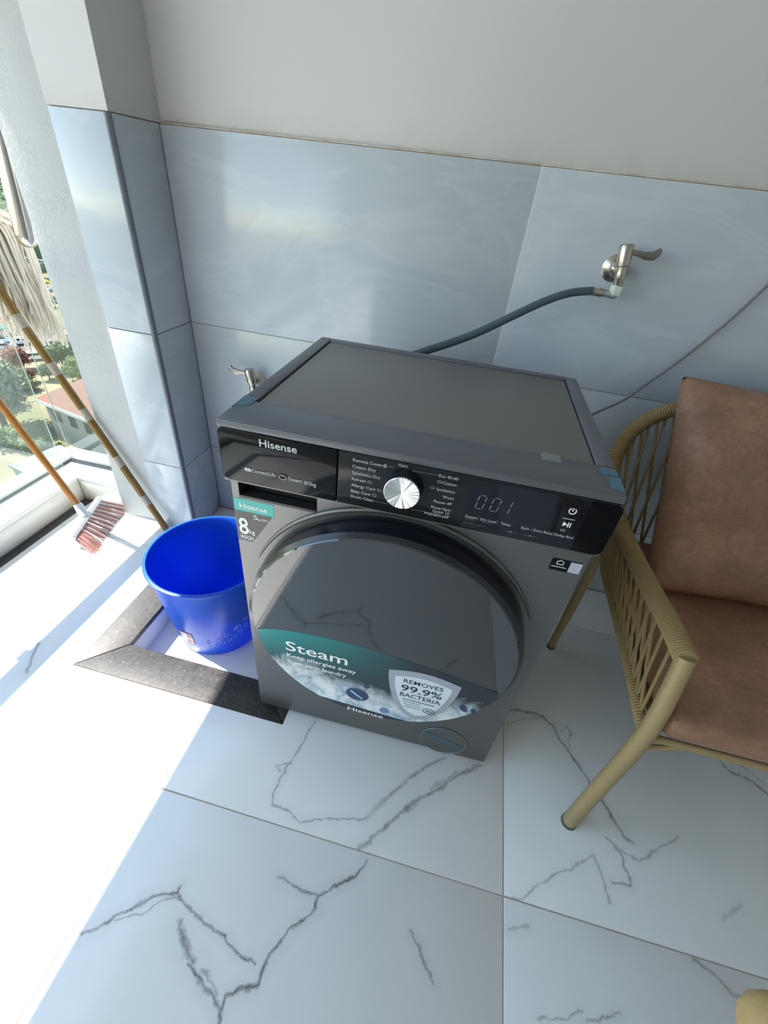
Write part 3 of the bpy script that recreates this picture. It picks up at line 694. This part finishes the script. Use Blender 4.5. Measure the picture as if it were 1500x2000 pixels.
hd = (handle_far - hs).normalized()
tube('socket', [sock - O, hs - O + hd * .012], [.017, .0150], M_wplast, broom, 14)
hend = hs + hd * .80
tube('handle', [hs - O, hend - O], .0115, M_owood, broom, 14)
bm_r, bm_w = bmesh.new(), bmesh.new()
for i in range(24):
    for j in range(3):
        t = (i + .5) / 24
        a = barA.lerp(barB, .02 + .96 * t) + side * ((j - 1) * .007) + down * .006
        b = tipA.lerp(tipB, t + (t - .5) * .02) + side * ((j - 1) * .016) * .6 + Vector((random.uniform(-.004, .004), random.uniform(-.004, .004), 0)); b.z = .0015 + .004 * j / 2
        bmx = bm_r if (i % 2 == 0 or i < 4 or j == 2) else bm_w
        mid = a.lerp(b, .5) + side * (j - 1) * .002
        for q in range(3):
            o1 = Vector((random.uniform(-.002, .002), random.uniform(-.002, .002), 0)); o2 = o1 * 3.0 ; o2.z = 0
            tube_bm(bmx, [a + o1 - O, mid + o2 * .6 - O, b + o2 - O], [.0016, .0018, .0014], 4)
tag(fin('red_bristles', bm_r, mat('red_bristle', S(196, 146, 138), 0.6, var=0.3, vscale=40), broom), 'faded red bristles', kind='stuff')
tag(fin('white_bristles', bm_w, mat('white_bristle', S(236, 232, 230), 0.6), broom), 'white bristles', kind='stuff')

foot = atz(323, 1037, .008); foot = Vector((-.112, -.207, .008))
mp_ = atx(0, 568, -.50); md = (mp_ - foot).normalized()
mop = empty('mop', (foot.x, foot.y, 0), 0, 'string mop standing upside down with banded wooden handle and white cotton strings', 'mop')
O = mop.location
mtop = foot + md * 1.02
tube('handle', [foot - O, mtop - O], .0125, M_bwood, mop, 14)
M_band = mat('pale_band', S(170, 160, 146), 0.5, var=0.3, vscale=60)
for (x, y) in ((40, 628), (104, 722), (163, 812), (224, 905), (277, 980)):
    d = ray(x, y); # closest point on the handle to the pixel's ray
    n2 = d.cross(md.cross(d)); t = (CAM - foot).dot(n2) / md.dot(n2); c = foot + md * t
    tube('band', [c - md * .020 - O, c + md * .020 - O], .0129, M_band, mop, 14)
hc = foot + md * 1.0
tube('clamp', [hc - md * .03 - O, hc + md * .05 - O], [.018, .03], M_wplast, mop, 12)
bms = bmesh.new(); bmw = hc + Vector((0, 0, .04))
for i in range(150):
    a = random.uniform(0, 2 * PI); rr = random.uniform(.02, .105) if i % 3 else random.uniform(.06, .12)
    drop = random.uniform(.22, .35); lift = random.uniform(.025, .055)
    ox, oy = rr * math.cos(a) * .9 + .025, rr * math.sin(a) * .45 + .07
    s = bmw + Vector((random.uniform(-.01, .03), random.uniform(-.012, .012), 0))
    e_ = bmw + Vector((ox, oy, lift * .2)); w1, w2 = random.uniform(-.012, .012), random.uniform(-.010, .010)
    P = catmull([s, (s + e_) / 2 + Vector((0, 0, lift)), e_, e_ + Vector((w1 + .01, w2, -drop * .35)), e_ + Vector((w1 * .2 + .016, -w2, -drop * .7)), e_ + Vector((w1 * 1.5 + .018, w2, -drop))], 4)
    P = [Vector((max(q.x, -.605), min(q.y, -.045), q.z)) for q in P]
    P = [Vector((q.x, min(q.y, -.178) if q.x > -.345 else q.y, q.z)) for q in P]
    tube_bm(bms, [q - O for q in P], random.uniform(.0024, .0038), 5)
tag(fin('strings', bms, mat('cotton_string', S(232, 224, 212), 0.9, var=0.1, vscale=30), mop, True), 'white cotton strings', kind='stuff')

# ------------------------------------------------------------------ taps, hose, cable
def tap(name, base, sc, flip, label, escut):
    t = empty(name, base, 0, label, 'tap', 'taps on the back wall')
    s = sc
    lathe('wall_flange', [(.030 * s, 0), (.030 * s, -.003), (.022 * s, -.010 * s), (.014 * s, -.014 * s)], escut, t, 'y', (0, 0, 0), 28)
    lathe('inlet', [(.0105 * s, -.010 * s), (.0105 * s, -.050 * s), (.0, -.052 * s)], M_nickel, t, 'y', (0, 0, 0), 20)
    brl = lathe('barrel', [(.0, .056 * s), (.0135 * s, .055 * s), (.0160 * s, .051 * s), (.0160 * s, .012 * s), (.0125 * s, .010 * s), (.0125 * s, -.004 * s), (.0140 * s, -.010 * s), (.0115 * s, -.020 * s), (.0105 * s, -.030 * s), (.0, -.030 * s)], M_nickel, t, 'z', (0, 0, 0), 24)
    brl.location = (.006 * s, -.050 * s, 0); brl.rotation_euler = (0, math.radians(-9), 0)
    f = flip
    lev = prism('lever', [(f * .012 * s, .034 * s), (f * .030 * s, .033 * s), (f * .046 * s, .028 * s), (f * .064 * s, .029 * s), (f * .074 * s, .038 * s), (f * .076 * s, .050 * s), (f * .070 * s, .055 * s), (f * .060 * s, .047 * s), (f * .040 * s, .044 * s), (f * .012 * s, .046 * s)],
                -.056 * s, -.046 * s, mat('lever_metal', (.30, .275, .26, 1), .3, 1.0), t, 'xz', .0015)
    return t
tp = aty(1200, 524, 0)
tap('wall_tap', (tp.x, 0, tp.z), 1.0, 1, 'brushed nickel wall tap with lever feeding a grey hose', M_nickel)
M_cream = mat('cream_plastic', S(206, 204, 190), 0.5)
tp2 = aty(503, 742, 0)
tap('wall_tap', (tp2.x, 0, tp2.z), .95, -1, 'small nickel wall tap on a cream socket low in the corner', M_cream)
hose = empty('water_hose', (tp.x + .011, -.05, tp.z - .030), 0, 'grey rubber water hose from the wall tap to the machine', 'hose')
O = hose.location
M_nut = mat('hose_nut', S(204, 212, 200), 0.4)
nut = [(.016 * math.cos(k * PI / 3), .016 * math.sin(k * PI / 3)) for k in range(6)]
prism('nut', nut, -.020, -.0002, M_nut, hose, 'xy', .001)
e1, e2 = aty(1186, 574, -.053) - O, aty(1163, 570, -.055) - O
el = [Vector((0, 0, -.016)), Vector((-.001, 0, -.022)), e1.lerp(Vector((0, 0, -.024)), .45), e1, e2]
tube('elbow', catmull(el, 5), .0080, mat('elbow_metal', S(190, 194, 198), 0.3, 0.7), hose, 12)
tube('ferrule', [e1.lerp(e2, .45), e2 + (e2 - e1) * .25], .0102, M_steel, hose, 14)
hp = [e2 + O, e2 + O + (e2 - e1) * .4]
for (x, y, yy) in ((1110, 573, -.075), (1060, 590, -.10), (1000, 618, -.13), (930, 651, -.165), (870, 673, -.20), (818, 690, -.24)): hp.append(aty(x, y, yy))
hp += [hp[-1] + Vector((-.05, -.012, -.03)), hp[-1] + Vector((-.08, -.012, -.12)), hp[-1] + Vector((-.08, -.014, -.22))]
tube('hose_pipe', [q - O for q in catmull(hp, 8)], .0095, mat('hose_grey', S(74, 90, 100), 0.42), hose, 12)
cp = [aty(1560, 500, -.012), aty(1500, 556, -.012), aty(1420, 630, -.014), aty(1330, 702, -.018), aty(1260, 752, -.025), aty(1215, 783, -.03), aty(1165, 806, -.05)]
cp += [cp[-1] + Vector((-.06, -.05, -.03)), cp[-1] + Vector((-.16, -.09, -.12))]
cable = tube('power_cable', catmull(cp, 8), .0034, mat('cable_grey', S(120, 112, 118), 0.5))
tag(cable, 'thin grey power cable running up the wall tiles from behind the machine', 'cable')

# ------------------------------------------------------------------ rope armchairs
M_frame = mat('khaki_powder_coat', S(160, 138, 98), 0.38, var=0.05)
M_rope = mat('khaki_rope', S(150, 128, 86), 0.8, var=0.18, vscale=60, bump=0.2, bscale=300)
M_footcap = mat('foot_cap', S(82, 84, 80), 0.5)
CX, CY = 1.68, -.5
def wrapped(name, path, r, parent, pitch=.0062):
    """tube wound with cord: the radius ripples along its length"""
    path = [Vector(p) for p in path]; S_ = [0.0]
    for a, b in zip(path[:-1], path[1:]): S_.append(S_[-1] + (b - a).length)
    n = int(S_[-1] / (pitch / 2)); out, rad = [], []; i = 0
    for k in range(n + 1):
        s = S_[-1] * k / n
        while i < len(S_) - 2 and S_[i + 1] < s: i += 1
        t = (s - S_[i]) / max(1e-9, S_[i + 1] - S_[i]); out.append(path[i].lerp(path[i + 1], t)); rad.append(r if k % 2 else r - .0020)
    return tube(name, out, rad, M_rope, parent, 12)
half = [(-.311, -.25, .546), (-.309, -.17, .538), (-.310, -.08, .526), (-.312, .04, .514), (-.316, .15, .511), (-.326, .25, .526), (-.336, .325, .570), (-.338, .36, .622), (-.318, .385, .685), (-.262, .402, .742), (-.16, .415, .785), (-.06, .421, .806), (0, .422, .810)]
arm_path = catmull(half + [(-x, y, z) for x, y, z in half[-2::-1]], 8)
lhalf = [(-.311, -.285, .362), (-.311, -.12, .374), (-.311, .05, .378), (-.308, .17, .378), (-.285, .245, .378), (-.23, .285, .378), (-.12, .30, .378), (0, .303, .378)]
low_path = catmull(lhalf + [(-x, y, z) for x, y, z in lhalf[-2::-1]], 8)
def sampler(path):
    Sx = [0.0]
    for a, b in zip(path[:-1], path[1:]): Sx.append(Sx[-1] + (b - a).length)
    def at(t):
        s = max(0, min(1, t)) * Sx[-1]
        for i in range(len(Sx) - 1):
            if Sx[i + 1] >= s: return path[i].lerp(path[i + 1], (s - Sx[i]) / max(1e-9, Sx[i + 1] - Sx[i]))
        return path[-1]
    return at
def make_chair(label, group):
    c = empty('armchair', (0, 0, 0), 0, label, 'armchair', group)
    for s in (-1, 1):
        P = [(s * .331, -.325, .003), (s * .3235, -.312, .19), (s * .314, -.298, .335), (s * .311, -.284, .42), (s * .311, -.262, .50), (s * .311, -.246, .549)]
        lg = tube('leg', catmull(P, 6), .0165, M_frame, c, 16)
        lathe('foot_cap', [(.0178, 0), (.0178, .007), (.0168, .009)], M_footcap, lg, 'z', (s * .331, -.325, 0), 18)
        lg = tube('leg', catmull([(s * .331, .18, .003), (s * .320, .205, .20), (s * .309, .235, .378)], 6), [.0115] * 4 + [.014] * 9, M_frame, c, 14)
        lathe('foot_cap', [(.0135, 0), (.0135, .006), (.0128, .008)], M_footcap, lg, 'z', (s * .331, .18, 0), 16)
    wrapped('arm_rail', arm_path, .0205, c)
    wrapped('lower_rail', low_path, .0120, c)
    tube('front_rail', [(-.308, -.292, .362), (.308, -.292, .362)], .0075, M_frame, c, 10)
    tube('brace', catmull([(-.309, -.300, .338), (-.27, -.296, .345), (-.235, -.292, .362)], 6), .0055, M_frame, c, 8)
    tube('brace', catmull([(.309, -.300, .338), (.27, -.296, .345), (.235, -.292, .362)], 6), .0055, M_frame, c, 8)
    box('seat_base', -.292, .292, -.272, .278, .360, .368, M_rope, c, .002)
    ua, la = sampler(arm_path), sampler(low_path); N = 96
    for k in range(N):
        t = (k + .5) / N
        dv = .016 if k % 2 else -.016
        a = la(.010 + .980 * t - dv * .35); b = ua(.040 + .92 * t + dv * 1.25)
        m_ = (a + b) / 2
        tube('rope', [a, m_, b], .0036, M_rope, c, 6)
    return c
def make_cushion(name, sx, sy, th, m, n=26, corner=.07, pw=2.4, seed=0):
    """stuffed cushion: pillow-shaped closed mesh with pulled-out corners, centre at origin"""
    rnd = random.Random(seed); ph = [rnd.uniform(0, 6) for _ in range(6)]
    bm = bmesh.new(); top, bot = [], []
    for i in range(n + 1):
        rt, rb = [], []
        for j in range(n + 1):
            u, v = 2 * i / n - 1, 2 * j / n - 1
            pin = 1 - corner * (1 - abs(v) ** 2.0) * abs(u) ** 3; pin2 = 1 - corner * (1 - abs(u) ** 2.0) * abs(v) ** 3
            rc_ = 1 - .055 * (abs(u) * abs(v)) ** 7
            x, y = u * sx / 2 * pin * rc_, v * sy / 2 * pin2 * rc_
            k = max(0, (1 - abs(u) ** pw) * (1 - abs(v) ** pw)) ** .46
            wr = .006 * math.sin(9 * u + 4 * v + ph[0]) * math.sin(5 * v - 3 * u + ph[1]) * k
            rt.append(bm.verts.new((x, y, th / 2 * k + wr)))
            rb.append(rt[-1] if k < 1e-6 else bm.verts.new((x, y, -th / 2 * k)))
        top.append(rt); bot.append(rb)
    for i in range(n):
        for j in range(n):
            bm.faces.new((top[i][j], top[i + 1][j], top[i + 1][j + 1], top[i][j + 1]))
            q = (bot[i][j], bot[i][j + 1], bot[i + 1][j + 1], bot[i + 1][j])
            bm.faces.new(q)
    return fin(name, bm, m, None, True)
def leather_mat():
    g = G('brown_leather'); P = g.obj()
    n1 = g.noise(9, 7, 0.7, P, 0.7); n2 = g.noise(60, 6, 0.7, P, 1.2)
    col = g.ramp(n1, (0.3, S(132, 96, 74)), (0.5, S(154, 114, 90)), (0.72, S(178, 134, 108)))
    col = g.mix(g.ramp(n2, (0.42, 0.0), (0.7, 0.5)), col, S(108, 78, 60))
    g.p('Base Color', col); g.p('Roughness', 0.5); g.p('Specular IOR Level', 0.45)
    g.bump(g.math('ADD', g.math('MULTIPLY', n1, 1.5), n2), 0.25, 0.004)
    return g.m
M_leather = leather_mat()
ch = make_chair('khaki rope armchair standing beside the washing machine', 'rope armchairs'); ch.location = (CX, CY, 0)
seat = box('seat_cushion', -.288, .288, -.296, .270, 0, .058, M_leather, None, .022, 4)
seat.location = (CX, CY, .3685)
tag(seat, 'flat brown leather seat cushion on the armchair by the washing machine', 'cushion', 'brown seat cushions')
pil = make_cushion('throw_pillow', .545, .545, .19, M_leather, 34, .09, 2.2, 3)
# stands on the seat, leaning on the back rail
tl, bl = Vector((1.405, -.125, .856)), Vector((1.410, -.462, .440))
vy = (tl - bl).normalized(); vx = Vector((1, .03, -.07)).normalized(); vz = vx.cross(vy).normalized(); vx = vy.cross(vz)
ctr = (tl + bl) / 2 + vx * .262
pil.matrix_world = Matrix(((vx.x, vy.x, vz.x, ctr.x), (vx.y, vy.y, vz.y, ctr.y), (vx.z, vy.z, vz.z, ctr.z), (0, 0, 0, 1)))
tag(pil, 'plump brown leather throw pillow leaning against the rope chair back', 'pillow')
def copy_tree(o, parent=None):
    c = o.copy(); COL.objects.link(c); c.parent = parent
    for k in [q for q in o.children]: copy_tree(k, c)
    return c
ch2 = copy_tree(ch); ch2['label'] = 'second khaki rope armchair standing out on the open floor'
ch2.location = (1.614, -1.537, 0); ch2.rotation_euler = (0, 0, PI / 2)

# ------------------------------------------------------------------ the town far below
GZ = -32.0
def gp(px, py, z=GZ): p = atz(px, py, z); return Vector((p.x, p.y, z))
def ground_mat():
    g = G('ground'); P = g.pos()
    n1 = g.noise(0.035, 5, 0.6, P); n2 = g.noise(0.5, 4, 0.6, P)
    col = g.ramp(n1, (0.35, S(92, 92, 62)), (0.5, S(120, 114, 84)), (0.62, S(140, 130, 104)))
    g.p('Base Color', g.mix(g.math('MULTIPLY', n2, 0.35), col, S(90, 96, 66))); g.p('Roughness', 0.95)
    return g.m
bm = bmesh.new(); bbox(bm, -2600, 200, -700, 2600, GZ - 1, GZ); tag(fin('ground', bm, ground_mat()), 'dry grass and earth of the town below', kind='structure')
def patch(name, pts, m, label, z=.03):
    P = [gp(x, y) for x, y in pts]
    tag(prism(name, [(p.x, p.y) for p in P], GZ, GZ + z, m), label, kind='structure')
M_asph = mat('asphalt', S(112, 112, 114), 0.9, var=0.1, vscale=0.5)
patch('road', [(-40, 560), (60, 562), (140, 585), (140, 598), (60, 588), (-40, 590)], M_asph, 'grey road crossing the town')
patch('car_park', [(-40, 640), (60, 640), (190, 665), (190, 712), (60, 690), (-40, 690)], mat('car_park', S(104, 98, 92), 0.9, var=0.1, vscale=0.5), 'car park in the town below', .04)
patch('lawn', [(60, 596), (150, 604), (150, 638), (60, 632)], mat('dry_lawn', S(112, 108, 64), 0.95, var=0.15, vscale=0.4), 'dry olive lawn below', .05)
patch('driveway', [(-30, 880), (40, 872), (110, 905), (120, 990), (-30, 1040)], mat('pale_driveway', S(116, 113, 92), 0.9, var=0.12, vscale=0.6), 'pale concrete yard at the foot of the building', .05)
def leaf_mat(name, c):
    g = G(name); n = g.noise(0.9, 4, 0.7, g.pos()); g.p('Base Color', g.mix(n, tuple(v * .6 for v in c[:3]) + (1,), tuple(min(1, v * 1.35) for v in c[:3]) + (1,))); g.p('Roughness', 0.8); return g.m
LM = [leaf_mat('leaf_dark', S(64, 84, 52)), leaf_mat('leaf_mid', S(92, 110, 64)), leaf_mat('leaf_grey', S(104, 112, 88)), leaf_mat('leaf_red', S(132, 92, 74))]
M_bark = mat('bark', S(92, 76, 60), 0.9)
def tree(px, py, r, h, k, label, nleaf=1900, squash=.8):
    b = gp(px, py); t = empty('tree', b, 0, label, 'tree', 'trees in the town below')
    rnd = random.Random(int(px * 31 + py)); bm = bmesh.new()
    lob = [(Vector((rnd.uniform(-.5, .5), rnd.uniform(-.5, .5), rnd.uniform(-.4, .5))) * r, rnd.uniform(.45, .75) * r) for _ in range(9)]
    for i in range(nleaf):
        c, lr = lob[i % 9]; d = Vector((rnd.gauss(0, 1), rnd.gauss(0, 1), rnd.gauss(0, 1))).normalized()
        p = c + d * lr * rnd.uniform(.62, 1.06); p.z *= squash; p.z += h
        a = Vector((rnd.gauss(0, 1), rnd.gauss(0, 1), rnd.gauss(0, 1))).normalized(); q = a.cross(d).normalized(); s = r * rnd.uniform(.05, .10)
        bm.faces.new([bm.verts.new(p + a * s), bm.verts.new(p + q * s * .6), bm.verts.new(p - a * s), bm.verts.new(p - q * s * .6)])
    for c, lr in lob: 
        bmesh.ops.create_icosphere(bm, subdivisions=1, radius=lr * .66, matrix=Matrix.Translation((c.x, c.y, c.z * squash + h)))
    fin('crown', bm, LM[k], t)
    tube('trunk', [(0, 0, -.05), (r * .05, 0, h * .5), (0, 0, h)], [r * .09, r * .07, r * .05], M_bark, t, 7)
for a in ((126, 724, 3.0, 3.2, 0, 'dark green tree behind the red tiled roof'), (158, 742, 2.4, 2.6, 1, 'mid green tree beside the red tiled roof'), (98, 742, 1.5, 1.8, 0, 'small dark tree next to the parked cars'),
          (40, 722, 2.6, 2.2, 3, 'reddish brown bush near the car park'), (58, 748, 1.5, 1.5, 3, 'low reddish bush behind the house'), (48, 762, 2.4, 1.8, 2, 'grey green shrub behind the house'),
          (14, 842, 5.0, 6.5, 2, 'tall dusty grey green tree seen through the glass'), (-50, 790, 4.4, 6.0, 2, 'hazy grey tree at the glass edge'), (38, 874, 1.9, 1.6, 1, 'light green bush beside the yard'),
          (74, 886, 1.7, 1.4, 1, 'bushy green shrub under the house wall'), (101, 896, 1.8, 1.4, 0, 'dark green shrub below the roof eaves'), (128, 910, 1.6, 1.3, 2, 'grey green shrub by the flat roof'),
          (92, 600, 2.2, 2.2, 0, 'single dark tree beside the road'), (84, 545, 2.6, 3.2, 0, 'dark tree beyond the road'), (124, 545, 2.6, 3.2, 0, 'leafy tree past the yellow car'), (44, 543, 2.8, 3.4, 1, 'broad tree at the far roadside'), (8, 535, 3.8, 4.2, 0, 'distant dark tree near the hills'), (150, 552, 4.0, 4.0, 1, 'green tree beside the column edge far off')): tree(*a)
# far woods to the horizon: nobody could count these crowns
rnd = random.Random(5); bm = bmesh.new()
for i in range(420):
    b = gp(rnd.uniform(-260, 260), rnd.uniform(330, 505))
    d_ = (b - CAM).length
    if d_ > 1500 or d_ < 190: continue
    r = rnd.uniform(5, 9)
    for q in range(5):
        mx = Matrix.Translation(b + Vector((rnd.uniform(-r, r), rnd.uniform(-r, r), rnd.uniform(2, 8)))) @ Matrix.Diagonal((r * rnd.uniform(.5, .9), r * rnd.uniform(.5, .9), r * rnd.uniform(.4, .8), 1))
        bmesh.ops.create_icosphere(bm, subdivisions=1, radius=1.0, matrix=mx)
for v in bm.verts: v.co += Vector((rnd.uniform(-.6, .6), rnd.uniform(-.6, .6), rnd.uniform(-.6, .6)))
tag(fin('woodland', bm, LM[0]), 'dark green woodland stretching to the skyline', 'woodland', kind='stuff')
# hills on the skyline
bm = bmesh.new(); prev = None
for k in range(41):
    a = math.radians(-100 + 140 * k / 40) ; d = 1900; c = Vector((math.sin(a) * d, math.cos(a) * d, GZ))
    hgt = 26 + 12 * math.sin(k * .7) + 7 * math.sin(k * 1.9 + 1)
    v = [bm.verts.new(c), bm.verts.new(c * 1.08 + Vector((0, 0, hgt + 6 - c.z * .08))), bm.verts.new(c * 1.25)]
    if prev:
        for q in range(2): bm.faces.new((prev[q], v[q], v[q + 1], prev[q + 1]))
    prev = v
tag(fin('hills', bm, mat('hill_green', S(92, 112, 112), 0.95, var=0.2, vscale=0.01), None, True), 'low blue green hills on the skyline', kind='structure')
# cars
M_carglass = mat('car_glass', S(28, 32, 38), 0.08); M_tyre = mat('tyre', S(30, 30, 32), 0.8)
def car(px, py, rz, colr, label):
    c = empty('car', gp(px, py, GZ + .04), rz, label, 'car', 'parked cars in the town below')
    m = mat('car_paint', colr, 0.25, 0.2, coat=0.6)
    prof = [(-2.15, .35), (-2.2, .75), (-1.9, .92), (-1.2, .98), (1.0, .95), (1.95, .82), (2.15, .60), (2.1, .32)]
    prism('body', prof, -.86, .86, m, c, 'xz', .08)
    prism('cabin', [(-1.75, .93), (-1.35, 1.40), (.25, 1.42), (1.0, .94)], -.74, .74, M_carglass, c, 'xz', .06)
    prism('roof', [(-1.35, 1.38), (-1.2, 1.47), (.12, 1.48), (.28, 1.40)], -.72, .72, m, c, 'xz', .03)
    for x in (-1.35, 1.35):
        for y in (-.82, .62): lathe('wheel', [(.31, 0), (.31, .2)], M_tyre, c, 'y', (x, y, .31), 14)
for a in ((2, 670, .9, S(226, 230, 234), 'white parked car nearest the green canopy'), (48, 672, 1.0, S(200, 206, 212), 'silver parked car beside the white car'), (10, 683, .9, S(190, 206, 216), 'pale blue parked car'),
          (100, 680, .35, S(40, 46, 60), 'dark blue parked car in front row'), (150, 684, .35, S(34, 38, 44), 'black parked car by the trees'), (92, 690, .4, S(206, 214, 222), 'white parked car below the dark row'), (128, 700, .45, S(150, 166, 182), 'grey blue parked car beside the trees'), (74, 702, .8, S(232, 234, 236), 'white car among the red bushes'), (52, 656, 1.0, S(36, 38, 44), 'black car parked beyond the silver one'),
          (80, 552, .2, S(220, 190, 50), 'yellow car on the far road'), (88, 568, .2, S(120, 126, 134), 'grey car on the road'), (116, 592, .2, S(90, 98, 104), 'dark grey car on the near side of the road')): car(*a)
# parking canopies
def canopy(a, b, c_, d, m, label):
    P = [gp(*q, GZ + 2.6) for q in (a, b, c_, d)]; o = sum(P, Vector()) / 4; base = Vector((o.x, o.y, GZ + .04))
    t = empty('parking_canopy', base, 0, label, 'canopy', 'parking canopies')
    bm = bmesh.new(); lo = [bm.verts.new(p - base) for p in P]; hi = [bm.verts.new(p - base + Vector((0, 0, .12))) for p in P]
    bm.faces.new(lo[::-1]); bm.faces.new(hi)
    for i in range(4): bm.faces.new((lo[i], lo[(i + 1) % 4], hi[(i + 1) % 4], hi[i]))
    fin('roof_sheet', bm, m, t)
    for p in P:
        q = (p - base) * .9; tube('post', [(q.x, q.y, 0), (q.x, q.y, 2.58)], .07, M_dark, t, 6)
M_can_g = mat('green_sheet', S(44, 92, 80), 0.6); M_can_r = mat('red_sheet', S(200, 100, 86), 0.6)
canopy((84, 648), (92, 640), (128, 641), (112, 654), M_can_g, 'green sheet parking canopy next to the lawn')
canopy((112, 654), (130, 642), (148, 641), (140, 655), M_can_r, 'salmon red parking canopy against the column edge')
canopy((-10, 646), (-4, 637), (26, 631), (26, 640), M_can_g, 'green sheet parking canopy above the white cars')
canopy((-10, 633), (-6, 622), (14, 621), (16, 628), M_can_r, 'salmon red parking canopy left of the mop strings')
# the house with a red tiled roof
M_rooft = mat('clay_tiles', S(106, 74, 62), 0.85, var=0.22, vscale=0.9); M_hwall = mat('house_wall', S(120, 122, 116), 0.8); M_fasc = mat('fascia', S(170, 174, 172), 0.6)
HZ = GZ + 6.2
A = gp(68, 778, HZ); Bc = gp(205, 832, HZ); along = (Bc - A); along.z = 0; Lh = along.length; ex = along.normalized(); ey = Vector((-ex.y, ex.x, 0))
if ey.dot(A - CAM) < 0: ey = -ey
hs_ = empty('house', Vector((A.x, A.y, GZ)), 0, 'house with a brown red tiled roof and white eaves', 'house')
def hl(u, v, z): return ex * u + ey * v + Vector((0, 0, z))
Dh = 11.0; Lh += 6; rz_ = 3.0
bm = bmesh.new(); q = [bm.verts.new(hl(*c)) for c in ((0, 0, 6.2), (Lh, 0, 6.2), (Lh, Dh, 6.2), (0, Dh, 6.2), (Dh * .45, Dh / 2, 6.2 + rz_), (Lh - Dh * .45, Dh / 2, 6.2 + rz_), (0, 0, 6.05), (Lh, 0, 6.05), (Lh, Dh, 6.05), (0, Dh, 6.05))]
for f in ((0, 1, 5, 4), (1, 2, 5), (2, 3, 4, 5), (3, 0, 4), (6, 9, 8, 7), (0, 6, 7, 1), (1, 7, 8, 2), (2, 8, 9, 3), (3, 9, 6, 0)): bm.faces.new([q[i] for i in f])
fin('roof', bm, M_rooft, hs_)
def hbox(name, u0, u1, v0, v1, z0, z1, m):
    bm = bmesh.new(); vv = [bm.verts.new(hl(u, v, z)) for z in (z0, z1) for (u, v) in ((u0, v0), (u1, v0), (u1, v1), (u0, v1))]
    for f in ((0, 3, 2, 1), (4, 5, 6, 7), (0, 1, 5, 4), (1, 2, 6, 5), (2, 3, 7, 6), (3, 0, 4, 7)): bm.faces.new([vv[i] for i in f])
    return fin(name, bm, m, hs_)
hbox('fascia_board', -.05, Lh, -.12, .0, 5.75, 6.2, M_fasc); hbox('wall', .6, Lh - .6, .6, Dh - .6, 0, 6.05, M_hwall)
for u in (2.0, 5.0, 8.0): hbox('window', u, u + 1.4, .55, .62, 3.4, 4.9, M_carglass)
# a lower flat roofed annex
A2 = gp(118, 872, GZ + 3.2); an = empty('annex', Vector((A2.x, A2.y, GZ)), math.atan2(ex.y, ex.x), 'low annex with flat grey roof beside the house', 'building')
box('wall', .2, 13.8, -5.8, -.2, 0, 3.2, M_hwall, an); box('roof_slab', 0, 14, -6, 0, 3.2, 3.45, mat('grey_roof', S(112, 120, 116), 0.8, var=0.1, vscale=0.8), an)
